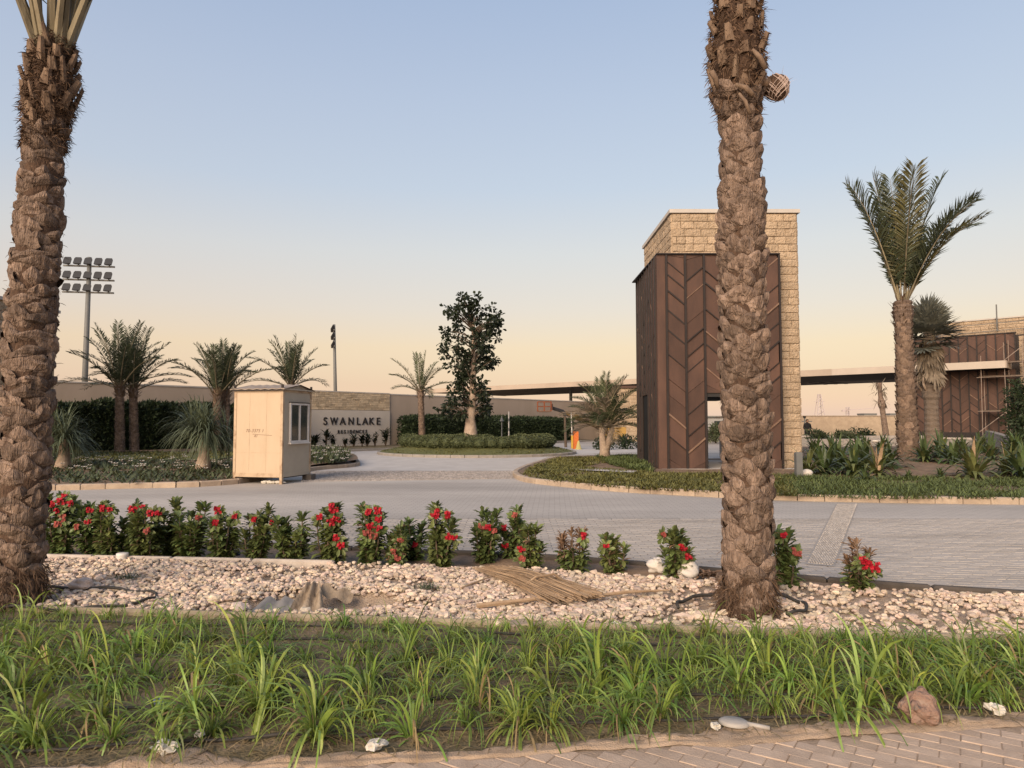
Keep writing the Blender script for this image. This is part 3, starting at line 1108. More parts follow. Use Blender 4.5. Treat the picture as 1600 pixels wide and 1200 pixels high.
def big_palm(name_label, group, base, cl, rad, zcrown, ztop, seed, nboot, els_, hang, wide=(.9, 1.25), tall=(.75, 1.0), turn=.4, lift=.0):
    """cl: list of (z, x, y) centre points, rad: list of (z, r)"""
    rng = random.Random(seed)
    root = thing('date_palm', name_label, 'palm tree', base, 0, group)
    fx, fy, fr = interp([(z, x - base[0]) for z, x, y in cl]), interp([(z, y - base[1]) for z, x, y in cl]), interp(rad)
    C = lambda z: Vector((fx(z), fy(z), z))
    mb = MB()
    zs = np.linspace(-0.1, ztop, 60)
    o = 0
    n = 20
    for z in zs:
        for k in range(n):
            a = 2 * pi * k / n
            r = fr(z) * 0.93 + 0.012 * noise.noise(Vector((cos(a) * 3, sin(a) * 3, z * 9)))
            mb.v.append((fx(z) + r * cos(a), fy(z) + r * sin(a), z))
    for i in range(len(zs) - 1):
        for k in range(n):
            mb.f.append((i * n + k, i * n + (k + 1) % n, (i + 1) * n + (k + 1) % n, (i + 1) * n + k))
            mb.m.append(0)
    mb.build('trunk', M_FIBRE, root, True)
    for i in range(nboot):
        z = 0.02 + (zcrown - 0.05) * i / nboot + rng.uniform(-.022, .022)
        a = i * 2.39996 + rng.uniform(-.16, .16)
        r = fr(z + 0.09)
        upscale = rng.uniform(0.8, 1.25) * (r / 0.205)
        lean = atan2(fr(z + 0.1) - fr(z), 0.1)
        M = (Matrix.Translation(C(z)) @ Matrix.Rotation(a + pi / 2 + pi, 4, 'Z') @ Matrix.Translation((0, r * 0.94, -0.02)) @
             Matrix.Rotation(-lean * 0.6 + rng.uniform(-.04, .12) - lift, 4, 'X') @ Matrix.Rotation(rng.uniform(-turn, turn), 4, 'Y') @
             Matrix.Diagonal((upscale * rng.uniform(*wide), rng.uniform(0.7, 1.3), rng.uniform(*tall), 1)))
        link('leaf_base', rng.choice(BOOTS), root, M=M)
    ns = 46
    for i in range(ns):
        z = zcrown - 0.1 + (ztop - zcrown - 0.0) * i / ns
        a = i * 2.39996 + rng.uniform(-.2, .2)
        r = fr(z)
        M = (Matrix.Translation(C(z)) @ Matrix.Rotation(a + pi / 2 + pi, 4, 'Z') @ Matrix.Translation((0, r * 0.91, 0)) @
             Matrix.Rotation(-rng.uniform(-0.12, 0.22), 4, 'X') @ Matrix.Rotation(rng.uniform(-.2, .2), 4, 'Y') @
             Matrix.Diagonal((rng.uniform(.8, 1.2), 1, rng.uniform(.6, 1.15), 1)))
        link('petiole_stub', rng.choice(STUBS), root, M=M)
    mb = MB()
    fuzz(mb, C, fr, zcrown - 0.22, ztop, 4200, 0.075, rng, 0.007)
    fuzz(mb, C, fr, zcrown - 0.2, ztop - .15, 40, 0.13, rng, 0.005, out=.8)
    fuzz(mb, C, fr, 0.3, zcrown, 1500, 0.05, rng, 0.004)
    fuzz(mb, C, lambda z: fr(z) * 1.02, 0.0, 0.34, 1300, 0.10, rng, 0.006, down=0.6)
    mb.build('fibre', M_FUZZ, root, kind='stuff')
    for i, el in enumerate(els_):
        me = frond_mesh(seed * 50 + i, rng.uniform(2.7, 3.3), el, n=60, leaf=0.42, w=0.024, bare=0.2, droop=rng.uniform(0.5, 0.95), petr=0.019)
        a = hang[i] if i < len(hang) else i * 2.39996
        M = Matrix.Translation(C(ztop - 0.12 * (i / len(els_)) - 0.05)) @ Matrix.Rotation(a, 4, 'Z') @ Matrix.Translation((0.05 + .08 * rng.random(), 0, 0))
        link('frond', me, root, M=M)
    return root


b1 = G(20, 948)
cl1 = [(D(px, py, b1.y).z, D(px, py, b1.y).x, b1.y) for px, py in ((20, 948), (30, 850), (40, 700), (48, 500), (58, 400), (65, 300), (71, 200), (79, 140), (84, 80), (90, 0))]
zz = lambda py, dep: D(800, py, dep).z
r1 = [(zz(py, b1.y), w * b1.y / FPX / 2) for py, w in ((955, 84), (900, 70), (700, 66), (500, 66), (400, 64), (300, 60), (210, 54), (195, 54), (165, 66), (130, 66), (90, 56), (60, 48), (0, 42))]
palm1 = big_palm('thick date palm trunk at the left edge, leaning beside the dense flower bushes', 'tall date palms in the gravel',
                 tuple(b1), cl1, r1, zz(195, b1.y), zz(62, b1.y), 3, 235,
                 [88, 85, 87, 83, 86, 80, 84, 78, 81, 76, 79, 73, 70, 67, 64, 72, 82, 77, 74, 86, 69, 80], [], (.95, 1.4), (.5, .95))
b2 = G(1167, 960)
cl2 = [(D(px, py, b2.y).z, D(px, py, b2.y).x, b2.y) for px, py in ((1167, 960), (1170, 800), (1163, 600), (1159, 400), (1159, 300), (1156, 200), (1152, 150), (1151, 80), (1152, 0), (1153, -60))]
r2 = [(zz(py, b2.y), w * b2.y / FPX / 2) for py, w in ((965, 86), (930, 74), (800, 66), (600, 67), (400, 66), (300, 64), (220, 56), (165, 56), (140, 74), (100, 82), (60, 76), (0, 64), (-60, 50))]
palm2 = big_palm('thick date palm in front of the rusty gate tower, woven bulb near its crown', 'tall date palms in the gravel',
                 tuple(b2), cl2, r2, zz(150, b2.y), zz(-50, b2.y), 5, 235,
                 [86, 82, 84, 78, 80, 72, 76, 68, 70, 64], [], turn=.2, lift=.12)
# woven bulb and bent petioles on the second palm
kb = D(1213, 137, b2.y - 0.03) - Vector(b2)
st = D(1185, 127, b2.y - 0.08) - Vector(b2)
mb = MB().tube([st - Vector((0.06, 0, -0.02)), st, st.lerp(kb, 0.6)], [0.035, 0.04, 0.05], 8)
mb.build('bulb_stalk', M_STUB, palm2, True)
mb = MB()
mb.blob(kb, (0.105, 0.095, 0.11), 3, 0.1, 2, (16, 10))
blb = mb.build('woven_bulb', M_FIBRE, palm2, True)
mb = MB()
rg = random.Random(2)
for i in range(26):
    a0, t0 = rg.uniform(0, 6.28), rg.uniform(0.2, 1.2)
    pts = []
    for k in range(7):
        th = t0 + k * 0.3
        ph = a0 + k * 0.28 * (1 if i % 2 else -1)
        pts.append(kb + Vector((sin(th) * cos(ph) * 0.112, sin(th) * sin(ph) * 0.102, cos(th) * 0.117)))
    mb.tube(pts, 0.0026, 4)
for i in range(7):
    mb.blade(kb + Vector((0.03, 0, 0.0)), Vector((rg.uniform(-.3, 1), rg.uniform(-.7, .7), rg.uniform(-1, 1))), rdir(rg), rg.uniform(.12, .2), .008, .3, 3)
mb.build('netting', mat('pale_net', (0.52, 0.41, 0.36), (0.34, 0.25, 0.21), 20, isl=0.3), palm2)
mb = MB()
for (xa, ya), (xb, yb), w in (((1196, 108), (1176, 78), .05), ((1178, 150), (1150, 132), .05), ((1112, 112), (1122, 140), .05), ((1172, 178), (1155, 146), .035)):
    A, B = D(xa, ya, b2.y - 0.26) - Vector(b2), D(xb, yb, b2.y - 0.24) - Vector(b2)
    mb.tube([A, A.lerp(B, .5) + Vector((0, -.02, .01)), B], [w * .5, w * .45, w * .3], 6)
mb.build('cut_petiole', M_STUB, palm2, True)


# ================================================================== GENERIC PLANT MAKERS
def feather_palm(label, base, top, r0, r1_, L, els_, seed, group=None, leaf=0.45, w=0.05, n=34, droop=1.0, trunk_m=None, boots=True, cat='palm tree', mats=None, ax=None, nring=None, alt=0):
    rng = random.Random(seed)
    base, top = Vector(base), Vector(top)
    root = thing('date_palm', label, cat, tuple(base), 0, group)
    h = top - base
    mb = MB()
    nz = nring or max(10, int(h.length / 0.11))
    pts, rads = [], []
    for i in range(nz + 1):
        t = i / nz
        r = r0 + (r1_ - r0) * t + (0.35 * r1_ * math.exp(-((t - 0.93) / 0.06) ** 2)) + (0.25 * r0 * math.exp(-(t / 0.05) ** 2))
        pts.append(h * t + Vector((0, 0, -0.1 if i == 0 else 0)))
        rads.append(r)
        if i < nz:
            pts.append(h * (t + 0.55 / nz))
            rads.append(r * 1.10)
    mb.tube(pts, rads, 10)
    for i in range(len(mb.v)):
        x, y, z = mb.v[i]
        k = 1 + 0.10 * noise.noise(Vector((x * 14, y * 14, z * 9)))
        c = h * (z / max(h.z, .01))
        mb.v[i] = (c.x + (x - c.x) * k, c.y + (y - c.y) * k, z)
    mb.build('trunk', trunk_m or M_BARK, root)
    if boots:
        mb = MB()
        nbt = int(h.length * (r0 + r1_) * 3.14 / (0.115 * r0 / .17) ** 2 * .95)
        for i in range(nbt):
            t = (i + .5) / nbt * .97
            a = i * 2.39996 + rng.uniform(-.2, .2)
            r = r0 + (r1_ - r0) * t
            k = r / .17 * .075 * rng.uniform(.85, 1.25)
            e, tg = Vector((cos(a), sin(a), 0)), Vector((-sin(a), cos(a), 0))
            c_ = h * t
            V_ = [c_ + e * r * .95 + Vector((0, 0, -k)), c_ + e * (r * 1.02) - tg * k, c_ + e * (r * 1.02) + tg * k,
                  c_ + e * (r + k * .55) - tg * k * .55 + Vector((0, 0, k)), c_ + e * (r + k * .55) + tg * k * .55 + Vector((0, 0, k * .9)), c_ + e * r * .85 + Vector((0, 0, k * 1.05))]
            mb.add(V_, [(0, 2, 4, 3), (0, 3, 1), (3, 4, 5)])
        mb.build('leaf_bases', trunk_m or M_BARKS, root, kind='stuff')
    mb = MB()
    for i in range(70):
        t = rng.uniform(0.82, 1.02)
        a = rng.uniform(0, 6.28)
        q = h * t + Vector((cos(a), sin(a), 0)) * r1_ * 1.1
        mb.blade(q, Vector((cos(a) * .6, sin(a) * .6, rng.uniform(0.2, 1.2))), Vector((0, 0, 1)), rng.uniform(.12, .4), .05, .2, 3)
    mb.build('stubs', M_STUB, root, kind='stuff')
    for i, el in enumerate(els_):
        me = frond_mesh(seed * 77 + i, L * rng.uniform(0.85, 1.08), el, n=n, leaf=leaf, w=w, bare=0.14, droop=droop * rng.uniform(0.8, 1.2), petr=0.02, mats=[M_FRONDLIT, M_PETIOLE] if alt and i % alt == 1 else mats)  # every alt-th frond takes the painted lit colour
        a = ax[i] if ax else i * 2.39996 + rng.uniform(-.25, .25)
        link('frond', me, root, M=Matrix.Translation(h - Vector((0, 0, 0.05 + 0.1 * i / len(els_)))) @ Matrix.Rotation(a, 4, 'Z') @ Matrix.Translation((r1_ * 0.5, 0, 0)))
    return root


def leafy_volume(mb, c, r, n, L, w, rng, shell=0.55, mi=0):
    c = Vector(c)
    for _ in range(n):
        d = rdir(rng)
        k = rng.uniform(shell, 1.0)
        p = c + Vector((d.x * r[0], d.y * r[1], d.z * r[2])) * k
        dd = (d + rdir(rng) * 0.9).normalized()
        mb.diamond(p, dd, rdir(rng), L * rng.uniform(.7, 1.3), w * rng.uniform(.7, 1.3), mi)


# ================================================================== BOUNDARY WALL, SIGN, HEDGES
WH = 3.3
wall = thing('boundary_wall', 'long plain beige rendered wall with thin coping behind the hedges', 'wall', tuple(WO))
Ltot = (WD - WO).length
wz = atan2(wdir.y, wdir.x)
wall.rotation_euler = (0, 0, wz)
s_sign0, s_sign1 = (WA - WO).length + wall_at(470), (WA - WO).length + wall_at(605)


def wl(mb, s0, s1, z0, z1, t, off=0.0):
    mb.box(((s0 + s1) / 2, off, (z0 + z1) / 2), (s1 - s0, t, z1 - z0))


for a, b in ((0, s_sign0 - 0.005), (s_sign1 + 0.005, Ltot)):
    mb = MB()
    wl(mb, a, b, -0.2, WH, 0.3)
    mb.build('wall_face', M_STUCCO, wall)
    mb = MB()
    wl(mb, a, b, WH, WH + 0.07, 0.36)
    mb.build('coping', M_COPING, wall)
sw = thing('sign_wall', 'pale entrance sign panel with black lettering under a band of small stones', 'sign', tuple(WO + wdir * s_sign0), wz)
SL = s_sign1 - s_sign0
mb = MB()
wl(mb, 0, SL, -0.2, WH + 0.04, 0.36)
mb.build('backing', M_BLOCKJ, sw)
mb = MB()
wl(mb, 0.0, SL, 0.0, 2.28, 0.10, -0.24)
mb.build('plaster_panel', M_PLASTER, sw)
mb = MB()
z = 2.3
row = 0
while z < WH:
    hh = random.uniform(0.07, 0.13)
    hh = min(hh, WH + 0.03 - z)
    s = random.uniform(-.2, 0)
    while s < SL:
        ww = random.uniform(0.15, 0.45)
        a, b = max(0, s), min(SL, s + ww)
        if b - a > 0.04:
            mb.box(((a + b) / 2, -0.20 - random.uniform(0, 0.03), z + hh / 2), (b - a - 0.012, 0.08, hh - 0.012))
        s += ww
    z += hh
mb.build('ledge_stones', M_LEDGE, sw, kind='stuff')
mb = MB()
wl(mb, -0.02, SL + 0.02, WH + 0.04, WH + 0.10, 0.44)
mb.build('coping', M_COPING, sw)


def glyph(ch, size, depth, m, bold=0.0):
    cu = bpy.data.curves.new('glyph', 'FONT')
    cu.body = ch
    cu.size = size
    cu.extrude = depth
    cu.offset = bold
    cu.align_x = 'CENTER'
    ob = bpy.data.objects.new('glyph', cu)
    col.objects.link(ob)
    bpy.context.view_layer.update()
    me = bpy.data.meshes.new_from_object(ob.evaluated_get(bpy.context.evaluated_depsgraph_get()))
    bpy.data.objects.remove(ob)
    me.name = 'letter'
    me.materials.clear()
    me.materials.append(m)
    return me


def word(parent, txt, px0, px1, zbase, cap, y, m, depth=0.03, sx=1.0, bold=0.0, name='letter'):
    """letters of txt with centres spread evenly between two positions along the panel"""
    n = len(txt)
    for i, ch in enumerate(txt):
        px = px0[i] if px1 is None else px0 + (px1 - px0) * i / (n - 1)
        s = (WA - WO).length + wall_at(px) - s_sign0
        me = glyph(ch, cap / 0.72, depth, m, bold)
        M = Matrix.Translation((s, y, zbase)) @ Matrix.Rotation(pi / 2, 4, 'X') @ Matrix.Diagonal((sx[i] if hasattr(sx, '__len__') else sx, 1, 1, 1))
        link(name, me, parent, M=M)


def wz_at(px, py):
    s = wall_at(px)
    p = WA + wdir * s
    return D(px, py, p.y).z


word(sw, 'SWANLAKE', (504, 517.5, 531, 544, 555.5, 566, 576, 586.5), None, wz_at(545, 663.5), 0.45, -0.315, M_LETTER, 0.025, (1.0, .80, 1.0, .92, 1.0, 1.0, 1.0, 1.05), 0.006)
word(sw, 'RESIDENCES', 525, 568, wz_at(545, 677), 0.21, -0.315, M_LETTER, 0.02, .92, 0.005)


def hedge(label, s0, s1, off, hgt, th, n, seed, ztop_fn=None):
    rng = random.Random(seed)
    o = thing('hedge', label, 'hedge', tuple(WA + wdir * s0 + wn * off), wz, 'clipped hedges along the boundary wall')
    L = s1 - s0
    mb = MB()
    mb.bbox((L / 2, 0, hgt * 0.46 + 0.1), (L - 0.15, th * 0.7, hgt * 0.9 + 0.1), 0.15)
    mb.build('core', M_HEDGE, o)
    mb = MB()
    for _ in range(n):
        x = rng.uniform(0, L)
        face = rng.random()
        bulge = 0.16 * fbm(x, seed, 0.8)
        h2 = hgt * (1 + 0.07 * fbm(x, seed + 5, 0.6) + 0.05 * fbm(x, seed, 2.2))
        if face < 0.62:
            p = Vector((x, -th / 2 * rng.uniform(0.75, 1.12) - bulge, rng.uniform(0.02, h2)))
            d = Vector((rng.uniform(-.6, .6), -1, rng.uniform(-.5, 1.1)))
        elif face < 0.9:
            p = Vector((x, rng.uniform(-th / 2, th / 2), h2 * rng.uniform(0.9, 1.03)))
            d = Vector((rng.uniform(-.7, .7), rng.uniform(-.8, .4), 1))
        else:
            e = rng.choice((0, L))
            p = Vector((e + rng.uniform(-.12, .12), rng.uniform(-th / 2, th / 2), rng.uniform(0, h2)))
            d = Vector((1 if e else -1, rng.uniform(-1, .5), rng.uniform(-.4, .8)))
        mb.diamond(p, d + rdir(rng) * 0.5, rdir(rng), rng.uniform(.12, .26), rng.uniform(.05, .10))
    mb.build('foliage', M_HEDGE, o, kind='stuff')
    return o


hedge('long dark clipped hedge behind the left palms and the cream booth', wall_at(20), wall_at(430), 1.0, 2.35, 1.1, 16000, 4)
hedge('dark clipped hedge right of the sign, behind the roundabout', wall_at(612), wall_at(866), 1.3, 1.85, 1.2, 15000, 9)

# stubby dark plants under the sign
for i, (px, py0, py1, w) in enumerate(((492, 683, 701, 16), (511, 675, 699, 12), (521, 681, 699, 10), (541, 685, 699, 7), (553, 682, 699, 11), (567, 682, 699, 11), (575, 681, 699, 11), (587, 677, 699, 8), (603, 673, 698, 14))):
    q0, u_ = WA + wn * 2.0, (px - 800) / FPX
    p = q0 + wdir * ((u_ * q0.y - q0.x) / (wdir.x - u_ * wdir.y))
    H = (D(px, py0, p.y).z - 0.14)
    rng = random.Random(60 + i)
    nm = ['dark spiky plant under the sign, %s', ][0] % ('against its left end', 'beneath the letter S', 'beneath the letter W', 'thin and sparse, beneath the letter N',
          'bushy, beneath the letter L', 'bushy, beneath the second A', 'slim, beneath the letter K', 'tall and bare, beneath the last E', 'at its right end by the hedge')[i]
    t = thing('spiky_plant', nm, 'plant', (p.x, p.y, 0.13), 0, 'spiky plants under the entrance sign')
    mb = MB()
    for k in range(3):
        mb.tube([(0, 0, 0), (rng.uniform(-.12, .12), 0, H * 0.5), (rng.uniform(-.25, .25), rng.uniform(-.1, .1), H * 0.92)], [.04, .03, .012], 5)
    mb.build('stem', M_STEM, t)
    mb = MB()
    for k in range(int(110 * w / 14)):
        zc = rng.uniform(0.25, 1.0) * H
        a = rng.uniform(0, 6.28)
        q = Vector((rng.uniform(-.1, .1), rng.uniform(-.1, .1), zc))
        mb.blade(q, (cos(a), sin(a), rng.uniform(-.1, 1.3)), (0, 0, 1), w * 0.034 * rng.uniform(.5, 1.2), .08, .5, 3)
    mb.build('foliage', M_TREE, t)


# ================================================================== FLOODLIGHT MASTS
def flood_mast(label, px, pybase, pytop, dep, px_l, px_r, rows, turn, ncol=5):
    b = D(px[0], pybase, dep)
    base = Vector((b.x, dep, -0.1))
    top = D(px[1], pytop, dep)
    t = thing('floodlight_mast', label, 'floodlight', tuple(base), 0, 'floodlight masts behind the wall')
    h = top - base
    mb = MB().tube([(0, 0, 0), h * 0.5, h], [0.32, 0.26, 0.2], 10)
    mb.build('pole', M_STEEL, t, True)
    W = (px_r - px_l) * dep / FPX
    for ri, py in enumerate(rows):
        zc = D(px[1], py, dep).z - base.z
        xc = h.x * (zc / h.z)
        c = Vector((xc, 0, zc))
        R = Matrix.Rotation(turn, 3, 'Z')
        mb = MB().box(c, (W, 0.16, 0.16), M=R)
        mb.build('cross_bar', M_STEEL, t)
        for i in range(ncol):
            xx = -W / 2 + W * (i + 0.5) / ncol
            q = c + R @ Vector((xx, -0.22, 0.42))
            Rt = R @ Matrix.Rotation(radians(-28), 3, 'X')
            mb = MB()
            lw, lh = W / ncol * 0.74, 0.80
            vs = []
            for y, k in ((0.24, 0.55), (0.0, 0.92), (-0.16, 1.0)):
                for sx, sz in ((-1, -1), (1, -1), (1, 0.62), (0.72, 1), (-0.72, 1), (-1, 0.62)):
                    vs.append(q + Rt @ Vector((sx * lw / 2 * k, y, sz * lh / 2 * k)))
            fs = [(5, 4, 3, 2, 1, 0), (12, 13, 14, 15, 16, 17)]
            for a in (0, 6):
                fs += [(a + j, a + (j + 1) % 6, a + 6 + (j + 1) % 6, a + 6 + j) for j in range(6)]
            mb.add(vs, fs)
            lm = mb.build('lamp', M_LAMP, t)
            MB().box(c + R @ Vector((xx, -0.1, 0.06)), (0.1, 0.1, 0.3), M=R).build('bracket', M_STEEL, lm)
    return t


flood_mast('tall floodlight mast with three rows of lamps beside the left palms', (132, 140), 600, 402, 70, 100, 175, (416, 437.5, 457), radians(9))
flood_mast('slim floodlight mast seen edge-on behind the sign', (526, 522), 616, 507, 110, 500, 546, (518, 530, 543), radians(-76), 4)


# ================================================================== LEFT STONE PIER (mostly behind the palm)
def stone_face(root, o, ex, nrm, w, h0, h1, course=0.25, mean=0.42, seed=1, skip=None, m=M_BLOCK, name='stone_block', depth=0.05):
    """coursed rock-faced blocks, each its own piece, on a wall plane starting at o"""
    rng = random.Random(seed)
    o, ex, nrm = Vector(o), Vector(ex), Vector(nrm)
    nrow = round((h1 - h0) / course)
    ch = (h1 - h0) / nrow
    F = Matrix((ex, nrm, Vector((0, 0, 1)))).transposed()      # columns: along, outwards, up
    for r in range(nrow):
        s = 0.0
        z = h0 + r * ch
        first = True
        while s < w - 0.02:
            L = rng.uniform(mean * 0.6, mean * 1.45) * (0.5 if first and r % 2 else 1)
            first = False
            if w - s - L < mean * 0.35:
                L = w - s
            if not (skip and skip(s, s + L, z, z + ch)):
                mb = MB()
                dp = depth * rng.uniform(0.75, 1.1)
                g = 0.0035
                nx = 3
                vs = []
                for (y, inset) in ((0.0, g), (dp * 0.6, g), (dp, g + 0.014)):
                    for (a, b) in ((s + inset, z + inset), (s + L - inset, z + inset), (s + L - inset, z + ch - inset), (s + inset, z + ch - inset)):
                        vs.append(F @ Vector((a, y, b)) + o + rdir(rng) * (0.006 if y > 0.02 else 0))
                cen = F @ Vector((s + L / 2, dp * 1.25, z + ch / 2)) + o
                vs.append(cen)
                fs = [(8 + i, 8 + (i + 1) % 4, 12) for i in range(4)]
                for a in (0, 4):
                    fs += [(a + i, a + (i + 1) % 4, a + 4 + (i + 1) % 4, a + 4 + i) for i in range(4)]
                mb.add(vs, fs)
                mb.build(name, m, root)
            s += L


lp = thing('gate_pier', 'stone pier with rusty cladding, mostly hidden behind the left palm trunk', 'building', (-19.2, 22.0, 0))
MB().box((1.2, 1.5, 2.7), (3.4, 3.0, 5.5)).build('pier_core', M_BLOCKJ, lp)
stone_face(lp, (-0.5, -0.0, 0), (1, 0, 0), (0, -1, 0), 3.4, 3.9, 5.4, seed=77, course=0.3)
stone_face(lp, (2.9, 0.0, 0), (0, 1, 0), (1, 0, 0), 3.0, 3.9, 5.4, seed=78, course=0.3)
MB().box((1.2, 1.5, 5.5), (3.6, 3.2, 0.1)).build('coping', M_COPING, lp)
for i in range(6):
    MB().box((-0.2 + i * 0.56, -0.10, 1.95), (0.54, 0.12, 3.88)).build('panel', M_RUST, lp)
    MB().box((-0.48 + i * 0.56, -0.18, 1.95), (0.05, 0.06, 3.88)).build('rib', M_RIB, lp)


# ================================================================== GATE TOWER
def chevron_wall(root, o, ex, nrm, w, z0, z1, nbay, seed, openings=(), slit=None, recess=False, proud=.05):
    """cladding wall: each bay is cut by slanting joints into separate panels, with raised battens on most joints; o = lower corner"""
    rng = random.Random(seed)
    o, ex, nrm = Vector(o), Vector(ex), Vector(nrm)
    F = Matrix((ex, nrm, Vector((0, 0, 1)))).transposed()
    bw = w / nbay

    def prism(name, pts, y0, y1, m):
        n = len(pts)
        mb = MB()
        mb.add([F @ Vector((s, y, z)) + o for y in (y0, y1) for s, z in pts],
               [tuple(range(n))[::-1], tuple(range(n, 2 * n))] + [(i, (i + 1) % n, n + (i + 1) % n, n + i) for i in range(n)])
        return mb.build(name, m, root)

    def bx(name, s0, s1, y0, y1, a, b, m):
        return prism(name, [(s0, a), (s1, a), (s1, b), (s0, b)], y0, y1, m)
    for i in range(nbay):
        s0, s1 = i * bw, (i + 1) * bw
        lo = z0
        for a, b, zo in openings:
            if a < s0 + bw / 2 < b:
                lo = zo
        if lo > z0 and recess:
            bx('doorway_shade', s0 - 0.01, s1 + 0.01, -0.06, -0.03, z0, lo - .002, M_DARK)  # flush black slab painted as the doorway's unlit depth
        rise = 0.44 * (bw / 0.58)
        down = i % 2 == 0
        cuts = []
        z = lo - rise * rng.uniform(.1, .7)
        while z < z1:
            cuts.append(z)
            z += rng.uniform(*((.40, .85) if bw > .5 else (.45, .95)))
        cuts = [lo - 2 * rise] + cuts + [z1 + rise]
        g = 0.006
        for za, zb in zip(cuts, cuts[1:]):
            la, lb = (za + rise, za) if down else (za, za + rise)
            ua, ub = (zb + rise, zb) if down else (zb, zb + rise)
            p = [(s0 + .012, clamp(la + g, lo, z1)), (s1 - .012, clamp(lb + g, lo, z1)), (s1 - .012, clamp(ub - g, lo, z1)), (s0 + .012, clamp(ua - g, lo, z1))]
            # corner of the bay's rectangle where the slanting edge leaves it
            if max(p[2][1] - p[1][1], p[3][1] - p[0][1]) < 0.03:
                continue
            if slit and slit[0] == i and slit[1] < (za + zb) / 2 + rise / 2 < slit[2]:
                prism('slot', p, -0.06, -0.03, M_DARK)  # slit filled with near black in place of its unlit depth
                continue
            prism('panel', p, -0.08, rng.choice((0.0, 0.006, 0.014, 0.02)), M_RUST)
        for z in cuts[1:-1]:
            za, zb = (z + rise, z) if down else (z, z + rise)
            wv = rng.choice((0.03, 0.045, 0.06))
            if rng.random() < .12 or min(za, zb) < lo or max(za, zb) + wv > z1:
                continue
            prism('chevron_batten', [(s0 + .03, za - wv / 2), (s1 - .03, zb - wv / 2), (s1 - .03, zb + wv / 2), (s0 + .03, za + wv / 2)], -0.01,
                  proud * rng.uniform(.7, 1.2), M_RUSTL if rng.random() < 0.25 else M_RIB)
    for i in range(nbay + 1):
        lo = z0
        for a, b, zo in openings:
            if a + 0.05 < i * bw < b - 0.05:
                lo = zo
        bx('rib', i * bw - 0.032, i * bw + 0.032, -0.01, 0.06, lo, z1, M_RIB)
    return bx


tw = thing('gate_tower', 'tall gate tower of sandstone wrapped in rusty chevron steel cladding', 'tower', (0, 0, 0))
X0, X1, YF, YB, ZT = 4.58, 8.42, 22.0, 26.4, 6.85
SX0, SX1, SYF, SYB, SZ = 5.17, 9.17, 22.42, 27.0, 8.35
OP0, OP1, OZ = 6.05, 7.24, 2.47
# stone core as real walls round a through-passage
c = MB()
c.box(((SX0 + OP0) / 2, (SYF + SYB) / 2, OZ / 2), (OP0 - SX0, SYB - SYF, OZ))          # left of passage
c = MB()
c.box((5.6, SYF + 0.2, OZ / 2), (0.86, 0.3, OZ))                                      # front left jamb
c.box(((OP1 + SX1) / 2, SYF + 0.15, OZ / 2), (SX1 - OP1, 0.3, OZ))                     # front right
c.box((SX1 - 0.2, (SYF + SYB) / 2 + 0.15, OZ / 2), (0.4, SYB - SYF - 0.3, OZ))         # right side
c.box((5.7, SYB - 0.15, OZ / 2), (1.06, 0.3, OZ))                                     # back left
c.box(((SX0 + SX1) / 2, (SYF + SYB) / 2, (OZ + SZ) / 2), (SX1 - SX0, SYB - SYF, SZ - OZ))
c.build('tower_core', M_BLOCKJ, tw)
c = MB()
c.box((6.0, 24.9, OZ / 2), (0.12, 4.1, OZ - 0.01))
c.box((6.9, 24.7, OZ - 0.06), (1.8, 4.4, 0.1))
c.build('passage_lining', M_DARK, tw)  # lining coloured near black to paint in the dim passage
MB().box((6.8, 24.4, 0.05), (4.3, 5.0, 0.12)).build('passage_floor', M_PALECON, tw)
stone_face(tw, (SX0, SYF, 0), (1, 0, 0), (0, -1, 0), SX1 - SX0, 0.1, SZ - 0.08, seed=11,
           skip=lambda a, b, z0, z1: z1 < ZT - 0.35 and a < (X1 - SX0) - 0.1 and b < X1 - SX0 + 0.12)
stone_face(tw, (SX0, SYB, 0), (0, -1, 0), (-1, 0, 0), SYB - SYF, ZT - 0.4, SZ - 0.08, seed=12)
stone_face(tw, (SX1, SYF, 0), (0, 1, 0), (1, 0, 0), 1.6, 0.1, SZ - 0.08, seed=13)
MB().box(((SX0 + SX1) / 2, (SYF + SYB) / 2, SZ + 0.0), (SX1 - SX0 + 0.2, SYB - SYF + 0.2, 0.12)).build('coping', M_COPING, tw)
# cladding: front, then left side
MB().box((X0 + 0.13, YF + 0.10, ZT / 2), (0.28, 0.22, ZT)).build('corner_post', M_RUST, tw)
chevron_wall(tw, (X0 + 0.28, YF, 0), (1, 0, 0), (0, -1, 0), X1 - X0 - 0.28, 0.06, ZT - 0.02, 6, 21, openings=((OP0 - X0 - 0.28 - 0.02, OP1 - X0 - 0.28 + 0.02, OZ),))
dz = Vector((4.74, YB, 0)) - Vector((X0, YF + 0.22, 0))
dl = dz.length
exl = -dz.normalized()
nl = Vector((exl.y, -exl.x, 0))
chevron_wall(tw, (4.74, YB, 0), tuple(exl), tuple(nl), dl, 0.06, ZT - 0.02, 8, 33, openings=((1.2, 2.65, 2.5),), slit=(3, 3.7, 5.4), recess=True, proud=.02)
MB().box((X1 - 0.02, YF + 0.2, ZT / 2), (0.06, 0.4, ZT)).build('edge_return', M_RIB, tw)
MB().box(((X0 + X1) / 2, YF + 0.02, ZT + 0.01), (X1 - X0 + 0.06, 0.2, 0.04)).build('top_cap', M_RIB, tw)
MB().box((4.66, (YF + YB) / 2 + 0.1, ZT + 0.008), (0.2, YB - YF, 0.04)).build('top_cap', M_RIB, tw)
